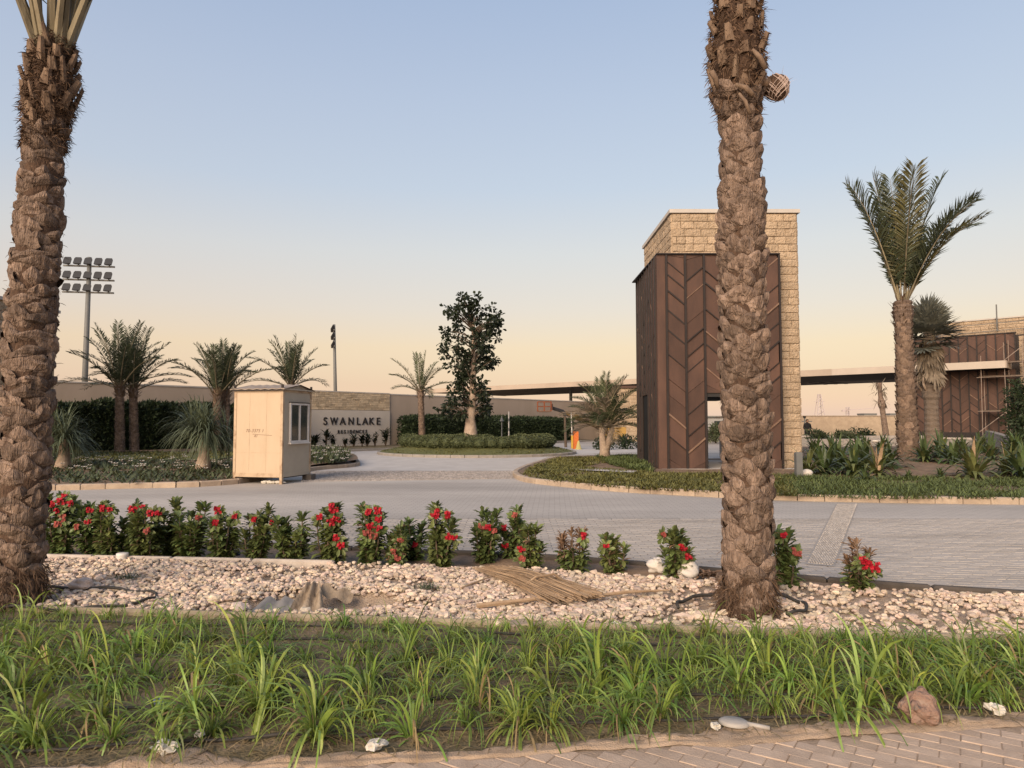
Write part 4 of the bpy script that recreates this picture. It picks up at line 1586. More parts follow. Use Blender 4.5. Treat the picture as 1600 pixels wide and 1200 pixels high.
# black slab painting in the left doorway's shade; lintel over the passage
MB().box((5.02, 25.2, 1.3), (0.04, 1.5, 2.5)).build('doorway_shade', M_DARK, tw)
MB().box(((OP0 + OP1) / 2, YF + 0.15, OZ - 0.05), (OP1 - OP0, 0.26, 0.14)).build('lintel', M_BLACKM, tw)
for s in (OP0 + 0.03, OP1 - 0.03):
    MB().box((s, YF + 0.15, OZ / 2 - 0.06), (0.06, 0.3, OZ - 0.14)).build('door_jamb', M_BLACKM, tw)

# ================================================================== CANOPY AND RIGHT BUILDING
CE, CN = Vector((-0.73, 0.6834, 0)).normalized(), Vector((-0.6834, -0.73, 0)).normalized()
C0 = Vector((28.1, 40.0, 0))
cz = atan2(CE.y, CE.x)
cp = thing('entrance_canopy', 'long flat canopy roof with beige fascia and dark soffit behind the gate tower', 'canopy', tuple(C0), cz)
CL, CW = 50.8, 12.0
# local: x along CE, y = rotated +90 -> points to (-CE.y, CE.x) = (-.683,-.73) = CN (towards the camera)


def cbox(root, name, x0, x1, y0, y1, z0, z1, m):
    return MB().box(((x0 + x1) / 2, (y0 + y1) / 2, (z0 + z1) / 2), (x1 - x0, y1 - y0, z1 - z0)).build(name, m, root)


cbox(cp, 'roof_slab', 0.05, CL - 0.05, -CW, -0.12, 4.72, 5.04, M_FASCIA)
cbox(cp, 'fascia', 0, 9.5, -0.12, 0.0, 4.66, 5.08, M_FASCIAW)
cbox(cp, 'fascia', 9.5, CL, -0.12, 0.0, 4.66, 5.08, M_FASCIA)
cbox(cp, 'end_fascia', CL - 0.05, CL + 0.02, -CW, 0.0, 4.66, 5.08, M_FASCIA)
cbox(cp, 'end_fascia', -0.07, -0.002, -CW, 0.0, 4.66, 5.08, M_FASCIA)
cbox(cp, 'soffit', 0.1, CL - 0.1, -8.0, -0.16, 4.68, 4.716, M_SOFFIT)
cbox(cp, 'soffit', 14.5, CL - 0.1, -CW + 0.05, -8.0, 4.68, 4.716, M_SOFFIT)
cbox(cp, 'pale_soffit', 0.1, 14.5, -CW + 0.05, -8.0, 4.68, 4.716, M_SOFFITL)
for x in (12.2, 13.0, 13.8):
    cbox(cp, 'soffit_slot', x, x + 0.25, -CW + 0.3, -8.2, 4.65, 4.679, M_DARK)
for x in (49.0, 36.0):
    cbox(cp, 'post', x, x + 0.22, -6.0, -5.78, 0, 4.68, M_STEEL)

# stone block under the canopy, left of the tower
gp = thing('gatehouse', 'sandstone gatehouse wall in a brown steel frame under the canopy', 'building', (8.6, 57.2, 0))
MB().box((1.2, 1.0, 2.2), (2.6, 2.0, 4.5)).build('wall_core', M_BLOCKJ, gp)
stone_face(gp, (-0.1, 0, 0), (1, 0, 0), (0, -1, 0), 1.75, 0.2, 4.3, seed=41, course=0.29, mean=0.6)
MB().box((1.85, -0.06, 2.2), (0.38, 0.3, 4.4)).build('frame_post', M_RUST, gp)
MB().box((0.75, -0.06, 4.42), (1.8, 0.3, 0.2)).build('frame_beam', M_RUST, gp)

# right-hand building
B0 = Vector((29.45, 41.0, 0))
bd = thing('chevron_building', 'rusty chevron-clad building at the right edge with a stone parapet', 'building', tuple(B0), cz)
# local x along CE (to the left/back), y towards camera
BL = 6.2
cbox(bd, 'wall_core', -8.0, BL - 0.1, -6.0, -0.15, 0.0, 6.7, M_RIB)


def chev_local(x0, x1, z0, z1, nb, seed):
    chevron_wall(bd, (x1, 0, 0), (-1, 0, 0), (0, 1, 0), x1 - x0, z0, z1, nb, seed)


chev_local(0.0, BL, 0.3, 4.66, 13, 51)
chev_local(0.0, BL, 5.09, 6.78, 13, 52)
cbox(bd, 'top_cap', -0.05, BL + 0.03, -0.12, 0.08, 6.78, 6.84, M_RIB)
cbox(bd, 'parapet_core', -9.0, 4.3, -6.5, -0.62, 5.5, 7.75, M_BLOCKJ)
stone_face(bd, (4.3, -0.6, 0), (-1, 0, 0), (0, 1, 0), 8.0, 6.6, 7.75, seed=53, course=0.19, mean=0.5, depth=0.04)
stone_face(bd, (-0.15, -0.14, 0), (-1, 0, 0), (0, 1, 0), 2.6, 0.3, 6.6, seed=54, course=0.3, mean=0.5, depth=0.04)
cbox(bd, 'coping', -9.05, 4.36, -6.5, -0.5, 7.75, 7.83, M_COPING)
for z in (7.05, 7.5):
    MB().tube([(4.0, 0.0, z - 0.1), (-3.0, 0.0, z)], 0.02, 5).build('rail', M_STEEL, bd)

# scaffold in front of the building's right end
M_SCAF = mat('scaffold_pole', (0.30, 0.235, 0.19), (0.20, 0.15, 0.12), 3)
sf = thing('scaffold', 'thin pole scaffold standing at the right end of the chevron building', 'scaffolding', tuple(B0), cz)
rg = random.Random(9)
for x in (1.55, 0.35, -0.45):
    for y in (0.35, 1.35):
        MB().tube([(x, y, 0.3), (x + rg.uniform(-.05, .05), y, (6.3 if x < 0.6 else 5.2) + rg.uniform(-.2, .3))], 0.018, 6).build('standard', M_SCAF, sf)
for z in (2.2, 4.2, 5.0):
    for y in (0.35, 1.35):
        MB().tube([(1.75, y, z + rg.uniform(-.05, .05)), (-0.6, y, z)], 0.016, 6).build('ledger', M_SCAF, sf)
    MB().box((0.5, 0.85, z + 0.04), (2.3, 0.8, 0.04)).build('plank', M_STEM, sf)
MB().tube([(1.7, 1.35, 1.0), (0.2, 1.35, 2.3)], 0.02, 6).build('brace', M_SCAF, sf)
MB().tube([(0.4, 1.35, 5.1), (-0.5, 1.2, 5.9)], 0.02, 6).build('brace', M_SCAF, sf)
for i in range(5):
    x = -0.55 - 0.12 * i
    MB().tube([(x, 0.9, 0.4), (x + rg.uniform(-.1, .1), 0.9, 6.3 + rg.uniform(-.5, .7))], 0.03, 6).build('upright_pole', M_STEM, sf)
MB().tube([(0.9, -0.3, 7.0), (0.9, -0.3, 8.6)], 0.04, 6).build('upright_pole', M_STEEL, sf)

# water basin in front of the building
wb = thing('water_basin', 'low water basin with pale rim in front of the chevron building', 'basin', tuple(B0), cz)
cbox(wb, 'basin_wall', 1.4, 15.0, 0.2, 5.2, 0.0, 0.62, M_KERBG)
cbox(wb, 'water', 1.6, 14.8, 0.4, 5.0, 0.60, 0.635, M_WATER)
cbox(wb, 'rim', 1.4, 15.0, 5.0, 5.25, 0.62, 0.72, M_WHITEKERB)
cbox(wb, 'rim', 14.8, 15.02, 0.3, 5.0, 0.62, 0.72, M_WHITEKERB)
cbox(wb, 'dark_edge', 1.4, 6.3, 0.1, 0.22, 0.62, 0.95, M_RIB)
wr = thing('ramp_wall', 'grey low wall sloping down from the basin towards the right edge', 'wall', tuple(D(1545, 673, 40)))
q = Vector(D(1640, 700, 26)) - Vector(D(1545, 673, 40))
MB().tube([(0, 0, -0.2), tuple(q - Vector((0, 0, .2)))], 0.28, 4).build('coping', M_KERBG, wr)
cbox2 = MB()
cbox2.tube([(0, 0, -0.6), tuple(q - Vector((0, 0, .55)))], 0.35, 4).build('wall_face', M_KERBG, wr)

# shallow stepped pale rims and a glass balustrade behind the plants
for i, (pxa, pxb, py, dep, lab) in enumerate(((1268, 1410, 686, 37, 'long pale low ledge behind the rosette plants, nearest the person in black'),
                                              (1335, 1460, 681, 40, 'thin pale low ledge behind the right palm trunk'))):
    a, b = D(pxa, py, dep), D(pxb, py - 1, dep + 1)
    t = tag(MB().box((0, 0, a.z / 2 - 0.05), ((b - a).length, 0.5, a.z + 0.1), rz=atan2((b - a).y, (b - a).x)).build('low_ledge', M_WHITEKERB), lab, 'ledge')
    t.location = ((a.x + b.x) / 2, (a.y + b.y) / 2, 0)

# stone wall in the distance, pylon, crane, roofs
dw = thing('stone_wall', 'sandy stone wall in the distance under the canopy, right of the tower', 'wall', (28.0, 70.0, 0))
MB().box((8, 0, 1.0), (26, 0.4, 2.3)).build('wall_face', mat('far_sandstone', (0.46, 0.35, 0.24), (0.34, 0.25, 0.17), 2.6, bump=0.4, bscale=6), dw)
MB().box((8, 0, 2.19), (26.2, 0.5, 0.08)).build('coping', M_KERB, dw)


def lattice(mb, base, H, w0, w1, nseg, r):
    for sx in (-1, 1):
        for sy in (-1, 1):
            mb.tube([base + Vector((sx * w0 / 2, sy * w0 / 2, 0)), base + Vector((sx * w1 / 2, sy * w1 / 2, H))], r, 4)
    for i in range(nseg):
        t0, t1 = i / nseg, (i + 1) / nseg
        wa, wb_ = w0 + (w1 - w0) * t0, w0 + (w1 - w0) * t1
        s = 1 if i % 2 else -1
        mb.tube([base + Vector((-s * wa / 2, -wa / 2, H * t0)), base + Vector((s * wb_ / 2, -wb_ / 2, H * t1))], r * 0.7, 3)


pp = D(1281, 655, 420)
py_ = thing('pylon', 'faint tall lattice pylon on the horizon right of the tower', 'pylon', (pp.x, 420, 0))
mb = MB()
lattice(mb, Vector((0, 0, 0)), D(1281, 616, 420).z, 5.5, 1.2, 9, 0.28)
mb.build('lattice_mast', M_HAZY, py_)
MB().tube([(-3, 0, 14), (3, 0, 14)], .22, 4).build('cross_arm', M_HAZY, py_)
pc = D(1325, 655, 520)
cr_ = thing('tower_crane', 'faint tower crane with a long jib on the horizon', 'crane', (pc.x, 520, 0))
mb = MB()
lattice(mb, Vector((0, 0, 0)), D(1325, 636, 520).z, 1.8, 1.8, 8, 0.3)
mb.build('mast', M_HAZY, cr_)
zj = D(1325, 641, 520).z
MB().tube([(-3.5, 0, zj), (12, 0, zj + 0.8), (24, 0, zj + 2.2)], [.5, .35, .2], 4).build('jib', M_HAZY, cr_)
MB().box((-3, 0, zj - 0.4), (2.5, 1.2, 1.4)).build('counterweight', M_HAZY, cr_)
for i, (px0_, px1_, py0_, dep, lab) in enumerate(((1345, 1364, 646, 300, 'distant low flat-roofed block showing over the stone wall'), (1384, 1396, 646, 260, 'small distant roof showing right of the bare trunk'))):
    a, b = D(px0_, py0_, dep), D(px1_, py0_, dep)
    t = thing('distant_building', lab, 'building', ((a.x + b.x) / 2, dep, 0), 0)
    MB().box((0, 0, a.z / 2 - .3), (b.x - a.x, 6, a.z - .6)).build('walls', M_FARGREY, t)
    MB().box((0, 0, a.z - .3), ((b.x - a.x) * 1.05, 6.3, .6)).build('roof', M_STEEL, t)

# things seen through the gate passage
a = D(1104, 652, 75)
fb = thing('white_building', 'pale flat-roofed building seen through the gate passage', 'building', (20.5, 75, 0))
MB().box((0.5, 3, 1.05), (3.2, 5, 2.1)).build('wall', M_FARWHITE, fb)
MB().box((0.5, 3, 2.17), (3.5, 5.4, 0.16)).build('roof', M_FARGREY, fb)
MB().box((4.0, 4, 0.9), (4, 5, 1.8)).build('wall', M_FARWHITE, fb)
MB().box((4.0, 4, 1.87), (4.2, 5.3, 0.14)).build('roof', M_FARGREY, fb)
MB().box((1.5, 0.48, 1.25), (0.7, 0.1, 0.9)).build('window', M_GLASS, fb)
fw = thing('grey_boundary_wall', 'low grey wall behind the small tree in the gate passage view', 'wall', (19.0, 62, 0))
MB().box((1, 0, 0.4), (9, 0.3, 0.8)).build('wall_face', M_FARGREY, fw)
MB().box((1, 0, 0.83), (9.1, 0.4, 0.06)).build('coping', M_FARWHITE, fw)


def small_tree(label, base, H, cr, m, n, seed, L=0.2, trunk=0.07, cat='tree', name='tree', squash=0.8):
    rng = random.Random(seed)
    t = thing(name, label, cat, tuple(base))
    mb = MB().tube([(0, 0, -.1), (0.03, 0, H * .4), (rng.uniform(-.1, .1), 0, H - cr)], [trunk, trunk * .8, trunk * .5], 7)
    for k in range(5):
        a = k * 1.3
        mb.tube([(0, 0, H - cr * 1.6), (cos(a) * cr * .6, sin(a) * cr * .6, H - cr * .7)], [trunk * .45, trunk * .15], 5)
    mb.build('trunk', M_STEM, t, True)
    mb = MB()
    for k in range(9):
        c = Vector((rng.uniform(-.55, .55) * cr, rng.uniform(-.55, .55) * cr, H - cr + rng.uniform(-.5, .5) * cr * squash))
        leafy_volume(mb, c, (cr * .5, cr * .5, cr * .42), n // 9, L, L * .45, rng, 0.3)
    mb.build('crown', m, t)
    return t


q = G(1117, 698)
small_tree('small round-crowned tree seen through the gate passage', (15.0, 52, 0), 1.72, 0.95, M_TREEG, 900, 5, .2)
q = G(1128, 722, 0)
t = thing('grey_bin', 'grey cylindrical bin standing beyond the gate passage', 'bin', (9.15, 30.5, 0))
MB().lathe([(.16, 0), (.19, .05), (.19, .85), (.21, .86), (.21, .92), (.05, .97)], 14).build('bin_body', M_GREYP, t, True)

# small signpost behind the person
sp = thing('signpost', 'thin post with a cross bar behind the person in black', 'post', (D(1258, 690, 50).x, 50, 0))
MB().tube([(0, 0, 0), (0, 0, 1.98)], .05, 6).build('post', M_STEEL, sp)
MB().box((0.15, 0, 1.62), (0.75, .05, .07)).build('cross_bar', M_STEEL, sp)
MB().box((0, 0, 1.93), (0.16, .16, .14)).build('lamp_head', M_BLACKM, sp)


# person in black, standing behind the plants
def skin_mesh(name, verts, edges, radii, m, sub=1):
    me = bpy.data.meshes.new(name)
    me.from_pydata(verts, edges, [])
    ob = bpy.data.objects.new(name, me)
    col.objects.link(ob)
    md = ob.modifiers.new('skin', 'SKIN')
    for i, r in enumerate(radii):
        me.skin_vertices[0].data[i].radius = (r, r) if not hasattr(r, '__len__') else r
    me.skin_vertices[0].data[0].use_root = True
    ob.modifiers.new('sub', 'SUBSURF').levels = sub
    ob.modifiers['sub'].render_levels = sub
    bpy.context.view_layer.update()
    out = bpy.data.meshes.new_from_object(ob.evaluated_get(bpy.context.evaluated_depsgraph_get()))
    bpy.data.objects.remove(ob)
    out.name = name
    out.materials.clear()
    out.materials.append(m)
    for p in out.polygons:
        p.use_smooth = True
    return out


pr = D(1262, 690, 48)
ps = thing('person', 'person in black clothes standing behind the plants right of the gate tower', 'person', (pr.x, 48, 0.02))
V = [(0, 0, .95), (0, 0, 1.15), (0, .01, 1.38), (0, .01, 1.50), (0, -.01, 1.60), (0, -.02, 1.69),
     (.19, .01, 1.40), (.25, 0, 1.12), (.12, -.18, 1.02), (.04, -.22, 1.05), (-.19, .01, 1.40), (-.25, 0, 1.12), (-.12, -.18, 1.02), (-.04, -.22, 1.04),
     (.10, 0, .90), (.11, -.02, .50), (.11, .02, .09), (.12, -.12, .04), (-.10, 0, .90), (-.11, -.01, .50), (-.11, .02, .09), (-.12, -.12, .04)]
Ed = [(0, 1), (1, 2), (2, 3), (3, 4), (4, 5), (2, 6), (6, 7), (7, 8), (8, 9), (2, 10), (10, 11), (11, 12), (12, 13), (0, 14), (14, 15), (15, 16), (16, 17), (0, 18), (18, 19), (19, 20), (20, 21)]
R_ = [(.17, .12), (.16, .11), (.19, .12), .058, (.082, .10), (.075, .085), .07, .05, .04, .035, .07, .05, .04, .035, .10, .075, .05, .04, .10, .075, .05, .04]
link('body', skin_mesh('body', V, Ed, R_, M_CLOTH, 2), ps)
MB().blob((0, -.035, 1.62), (.075, .085, .105), 1, .05, 1, (12, 9)).build('face', M_SKIN, ps, True)
MB().blob((0, .0, 1.665), (.092, .105, .088), 2, .08, 2, (12, 9)).build('hair', M_HAIR, ps, True)
for sx in (-1, 1):
    mb = MB().blob((sx * .03, -.235, 1.035), (.04, .03, .045), 2, .05, 1, (8, 6))
    for k in range(4):
        mb.tube([(sx * .02 + k * .012 * sx, -.25, 1.02), (sx * .0 + k * .012 * sx, -.28, 1.0 - .01 * k)], .008, 5)
    mb.tube([(sx * .05, -.24, 1.05), (sx * .03, -.27, 1.06)], .009, 5)
    mb.build('hand', M_SKIN, ps, True)

# boom lift, barrier and posts on the left of the gate
bl = thing('boom_lift', 'orange basket of a boom lift on a dark jib under the canopy', 'boom lift', (0, 0, 0))
dep = 50
A = D(862, 636, dep)
bx0, bx1, z0_, z1_ = D(840, 640, dep).x, D(861, 640, dep).x, D(840, 642.5, dep).z, D(840, 628, dep).z
fr_ = MB()
for x in (bx0, (bx0 + bx1) / 2, bx1):
    for y in (dep - .35, dep + .35):
        fr_.tube([(x, y, z0_), (x, y, z1_)], .03, 5)
for z in (z0_, (z0_ + z1_) / 2, z1_):
    fr_.tube([(bx0, dep - .35, z), (bx1, dep - .35, z), (bx1, dep + .35, z), (bx0, dep + .35, z), (bx0, dep - .35, z)], .028, 5)
fr_.build('basket_rails', M_BASKET, bl)
MB().box(((bx0 + bx1) / 2, dep, z0_ - .03), (bx1 - bx0, .75, .06)).build('basket_floor', M_STEM, bl)
MB().box((bx1 + .05, dep, (z0_ + z1_) / 2 - .02), (.14, .6, .42)).build('control_box', M_RUST, bl)
MB().tube([(bx1, dep, z0_ + .25), D(880, 643, dep), D(884, 650, dep)], [.12, .13, .15], 6).build('jib', M_BLACKM, bl)
MB().tube([D(883, 645, dep), D(900, 652, dep + .3), D(930, 664, dep + 1), D(962, 680, dep + 2)], [.15, .19, .2, .22], 6).build('boom', M_BOOM, bl)
q = D(962, 690, dep + 2)
MB().box((q.x, q.y, .75), (1.3, 1.6, .9)).build('turntable', mat_plain('ochre_paint', (0.36, 0.21, 0.05)), bl)
MB().box((q.x, q.y, .3), (1.1, 1.5, .35)).build('chassis', M_BLACKM, bl)
for sx in (-.6, .6):
    for sy in (-.7, .7):
        MB().tube([(q.x + sx - .12, q.y + sy, .28), (q.x + sx + .12, q.y + sy, .28)], .28, 12).build('wheel', M_BLACKM, bl)
t = thing('dark_post', 'slim dark post under the boom lift jib', 'post', (G(884, 700, .05).x * 1.0, 44, 0))
t.location = (D(884, 690, 44).x, 44, 0)
MB().tube([(0, 0, 0), (-.05, 0, D(882, 650, 44).z)], [.09, .07], 8).build('post', M_STEM, t)
t = thing('barrier_gate', 'orange barrier cabinet with its pale arm raised upright', 'barrier', (D(897, 700, 41).x, 41, 0))
MB().bbox((0.1, 0, .5), (.30, .32, 1.05), .03).build('cabinet', M_ORANGE, t)
MB().box((-.12, -.02, .42), (.10, .2, .75)).build('arm_bracket', M_YELLOW, t)
MB().tube([(-.12, -.05, .6), (-.16, -.05, D(893, 645, 41).z)], .035, 6).build('arm', M_POLE, t)
t = thing('yellow_cone', 'small pale yellow marker cone beside the orange barrier cabinet', 'cone', (D(904, 700, 40.5).x, 40.5, 0.0))
MB().lathe([(.22, 0), (.22, .04), (.16, .05), (.05, .48), (.0, .5)], 12).build('cone_body', mat_plain('pale_yellow', (.5, .42, .16)), t, True)
for px, pt, lab in ((784, 650, 'thin grey post with a small lamp head by the roundabout hedge'), (795, 643, 'thin pale striped post beside the roundabout hedge')):
    p = D(px, 690, 41.5)
    t = thing('thin_post', lab, 'post', (p.x, 41.5, 0))
    H = D(px, pt, 41.5).z
    MB().tube([(0, 0, 0), (0, 0, H)], .035 if px < 790 else .04, 6).build('post', M_STEEL if px < 790 else M_POLE, t)
    if px < 790:
        MB().lathe([(.04, H - .35), (.13, H - .3), (.05, H - .12), (.02, H - .05)], 10).build('lamp_head', M_STEEL, t)
    else:
        for k in range(3):
            MB().tube([(0, 0, .5 + k * .55), (0, 0, .68 + k * .55)], .043, 6).build('band', M_STEEL, t)

# ================================================================== CREAM GUARD BOOTH
bc = G(440, 757)
BA = radians(13.8)
bt = thing('guard_booth', 'cream portable guard booth on legs with a sliding window', 'booth', tuple(bc), -BA)
# local: x to the right along the left face is negative; near corner at origin. left face spans x -S..0 at y=0, right face spans y 0..S at x=0
S, H0, H1 = 1.40, 0.17, 2.38


def bb(name, x0, x1, y0, y1, z0, z1, m, parent=bt):
    return MB().box(((x0 + x1) / 2, (y0 + y1) / 2, (z0 + z1) / 2), (x1 - x0, y1 - y0, z1 - z0)).build(name, m, parent)


bb('shell', -S + .03, -.03, .03, S - .03, H0 + .02, H1, M_CREAMSHADE)
bb('front_panel', -S + .07, -.07, .012, .03, H0 + .1, H1 - .06, M_CREAM)
bb('side_panel', -.03, -.012, .07, S - .07, H0 + .1, H1 - .06, M_CREAMSHADE)
for x in (-S, -.07):
    for y in (0, S - .07):
        bb('corner_post', x, x + .07, y, y + .07, 0.0, H1, M_CREAMF)
for z0, z1 in ((H0, H0 + .1), (H1 - .06, H1 + .0)):
    bb('frame_rail', -S + .07, -.07, -.004, .06, z0, z1, M_CREAMF)
    bb('frame_rail', -.06, .004, .07, S - .07, z0, z1, M_CREAMF if z0 > 1 else M_CREAMSHADE)
# panel seams and a cross seam
for x in (-S + .45, -S + .93):
    bb('panel_seam', x, x + .005, .009, .013, H0 + .12, H1 - .08, M_CREAMF)
bb('panel_seam', -S + .08, -.08, .009, .0125, .78, .784, M_CREAMF)
# window on the right face
wy0, wy1, wz0, wz1 = .36, 1.18, 1.08, 2.00
wf = bb('window', -.012, -.004, wy0, wy1, wz0, wz1, M_CURTAIN)
for y0, y1, z0, z1 in ((wy0 - .05, wy0, wz0 - .05, wz1 + .05), (wy1, wy1 + .05, wz0 - .05, wz1 + .05), (wy0, wy1, wz1, wz1 + .05), (wy0, wy1, wz0 - .05, wz0), ((wy0 + wy1) / 2 - .025, (wy0 + wy1) / 2 + .025, wz0, wz1)):
    bb('frame', -.012, .035, y0, y1, z0, z1, M_WHITE, wf)
for y0, y1 in ((wy0, (wy0 + wy1) / 2 - .025), ((wy0 + wy1) / 2 + .025, wy1)):
    bb('pane', .004, .010, y0 + .02, y1 - .02, wz0 + .02, wz1 - .02, M_GLASS, wf)
bb('sill', -.012, .07, wy0 - .07, wy1 + .07, wz0 - .085, wz0 - .052, M_WHITE, wf)
bb('drip_cap', -.012, .05, wy0 - .06, wy1 + .06, wz1 + .052, wz1 + .07, M_RIB, wf)
# shallow gabled corrugated roof
mb = MB()
ov = .08
prof = []
nc = 14
for i in range(nc + 1):
    x = -S - ov + (S + 2 * ov) * i / nc
    prof.append((x, .018 * (i % 2)))
rows = [(-ov, H1 + .015), (S * .5, H1 + .15), (S + ov, H1 + .015)]
for y, z in rows:
    for x, w in prof:
        mb.v.append((x, y, z + w))
for y, z in rows:
    for x, w in prof:
        mb.v.append((x, y, z + w - .02))
n1 = nc + 1
for r in range(2):
    for i in range(nc):
        a = r * n1 + i
        mb.f.append((a, a + 1, a + n1 + 1, a + n1))
        mb.m.append(0)
        b = a + 3 * n1
        mb.f.append((b, b + n1, b + n1 + 1, b + 1))
        mb.m.append(0)
for i in range(nc):
    mb.f.append((i, 3 * n1 + i, 3 * n1 + i + 1, i + 1))
    mb.m.append(0)
mb.build('roof', M_ROOF, bt)
mb = MB()
for x in (-S - .02, 0.0):
    mb.v = []
    mb.f = []
    mb.m = []
    mb.add([(x, 0.02, H1), (x + .02, 0.02, H1), (x + .02, S * .5, H1 + .145), (x, S * .5, H1 + .145), (x, S - .02, H1), (x + .02, S - .02, H1)],
           [(0, 3, 4), (1, 5, 2), (0, 1, 2, 3), (2, 5, 4, 3), (0, 4, 5, 1)])
    mb.build('gable', M_CREAMSHADE, bt)
bb('eave_trim', -S - .07, .07, -.06, -.035, H1 - .03, H1 + .02, M_RIB)
bb('eave_trim', .035, .06, -.05, S + .05, H1 - .005, H1 + .03, M_CREAMSHADE)
for x in (-S + .02, -.02):
    for y in (.0, S):
        MB().tube([(x, y, H1 + .0), (x, y, H1 + .13)], [.035, .03], 8).build('lifting_lug', M_RIB, bt)
bb('foot_block', -.12, .14, S - .22, S + .02, 0, H0, mat_plain('dark_block', (.10, .085, .075)))
bb('under_frame', -S + .05, -.05, .1, S - .1, H0 - .03, H0 + .02, M_RIB)
t = MB()
rg = random.Random(3)
for k in range(5):
    t.blob((-.55 + k * .12, .12 + rg.uniform(-.05, .05), .04), (.10, .06, .04), k, .5, 2, (8, 6))
o = tag(t.build('rubbish', M_LITTER), 'crumpled rubbish lying under the cream booth', 'rubbish')
o.location = tuple(bc)
o.rotation_euler = (0, 0, -BA)
# hand-written number on the front panel
for i, (txt, x0, z, sz) in enumerate((('70-3375 1', -S + .34, 1.30, .115), ('41', -S + .58, 1.17, .10))):
    cu = bpy.data.curves.new('scribble', 'FONT')
    cu.body, cu.size, cu.extrude, cu.shear, cu.space_character = txt, sz, .0012, .25, 1.1
    ob = bpy.data.objects.new('scribble', cu)
    col.objects.link(ob)
    bpy.context.view_layer.update()
    me = bpy.data.meshes.new_from_object(ob.evaluated_get(bpy.context.evaluated_depsgraph_get()))
    bpy.data.objects.remove(ob)
    me.materials.clear()
    me.materials.append(M_INK)
    link('written_number', me, bt, M=Matrix.Translation((x0, .0100, z)) @ Matrix.Rotation(pi / 2, 4, 'X'))
MB().box((-S + .82, .0100, 1.235), (.55, .002, .008), M=Matrix.Rotation(.06, 3, 'Y')).build('written_line', M_INK, bt)

# ================================================================== MID-DISTANCE PALMS, TREE, SHRUBS
ELS = [88, 85, 83, 81, 78, 76, 73, 71, 68, 65, 61, 57, 53, 48, 43, 37, 30, 22]


def palm_at(label, px0, py0, px1, py1, dep, r0, r1_, L, els_, seed, zb=None, **k):
    b = D(px0, py0, dep)
    z = b.z if zb is None else zb
    tp = D(px1, py1, dep)
    return feather_palm(label, (b.x, dep, z), tp, r0, r1_, L, els_, seed, **k)


GP = 'slim date palms in front of the hedge'
palm_at('left one of the two slim palms nearest the floodlight mast', 187, 711, 187, 602, 28, .17, .13, 2.55, ELS, 31, group=GP, n=38, leaf=.38, w=.05)
palm_at('right one of the two slim palms nearest the floodlight mast', 210, 710, 208, 606, 28.6, .16, .13, 2.5, ELS, 32, group=GP, n=38, leaf=.38, w=.05)
palm_at('left-leaning stem of the close palm pair just left of the booth', 338, 705, 340, 614, 29, .17, .14, 2.2, ELS[:14], 33, group=GP, n=38, leaf=.36, w=.05)
palm_at('right-hand stem of the close palm pair just left of the booth', 354, 705, 352, 612, 29.5, .17, .14, 2.3, ELS[1:15], 34, group=GP, n=38, leaf=.36, w=.05)
palm_at('palm crown rising from behind the cream booth', 452, 705, 455, 600, 33, .16, .14, 2.3, ELS, 35, group=GP, n=38, leaf=.38, w=.05)
palm_at('small slim palm left of the dark tree, by the roundabout', 660, 694, 657, 609, 38.5, .17, .13, 2.2, [86, 78, 74, 66, 60, 52, 46, 38, 30, 24, 18, 12], 36, zb=.3, group=None, n=36, leaf=.36, w=.05,
        mats=[M_TREEG, M_PETIOLE])
palm_at('tall date palm with narrow upswept crown in front of the right building', 1420, 728, 1410, 470, 25.4, .33, .24, 4.5,
        [87, 84, 81, 78, 80, 77, 78, 70, 74, 64, 80, 68, 59, 76, 70, 62], 37, n=92, leaf=.85, w=.06, droop=.95,
        ax=[0.0, 2.8, 3.4, 0.0, 1.6, 4.5, 2.6, .1, 3.3, 6.1, 4.0, 5.4, .35, 2.9, 5.8, 0.9], cat='palm tree', nring=38, alt=4)
# low multi-frond palm on the island
b = G(945, 717, .1)
pt = thing('low_palm', 'low bushy palm with a forked pale trunk on the planted island', 'palm tree', tuple(b))
tp = D(946, 668, b.y) - b
mb = MB()
mb.tube([(0, 0, -.05), (.0, 0, .35), (-.08, 0, .75), (-.12, 0, tp.z)], [.26, .2, .14, .1], 9)
mb.tube([(0.02, 0, .3), (.16, 0, .7), (.32, .05, tp.z * 1.02)], [.18, .13, .1], 9)
mb.build('trunk', M_TRUNKP, pt, True)
rg = random.Random(4)
for i in range(46):
    el = 89 - i * 1.75
    me = frond_mesh(900 + i, rg.uniform(1.6, 2.2), el, n=52, leaf=.40, w=.036, bare=.22, droop=rg.uniform(.9, 1.6), petr=.018, mats=[M_TREEG if i % 5 and i < 40 else M_FRONDD, M_PETIOLE])
    o_ = Vector((.18 if i % 2 else -.05, 0, tp.z))
    link('frond', me, pt, M=Matrix.Translation(o_) @ Matrix.Rotation(i * 2.39996 + rg.uniform(-.3, .3), 4, 'Z'))

# fan palm with a skirt of dead leaves
b = D(1457, 690, 31)
fp = thing('fan_palm', 'fan palm with a shaggy skirt of dead leaves behind the right palm', 'palm tree', (b.x, 31, .25))
zc = D(1455, 520, 31).z - .25
H_ = zc
mb = MB()
zsr = [(-.1, .36), (.4, .33), (1.4, .28), (H_ * .42, .27), (H_ * .48, .36), (H_ * .58, .32), (H_ * .75, .26), (H_ * .9, .24), (H_, .22)]
pts, rad_ = [], []
frr = interp(zsr)
for i in range(46):
    z = -.1 + (H_ + .1) * i / 45
    pts.append((0, 0, z))
    rad_.append(frr(z) * (1.0 + (.06 if i % 2 else -.03)))
mb.tube(pts, rad_, 14)
mb.build('trunk', M_TRUNKG, fp)


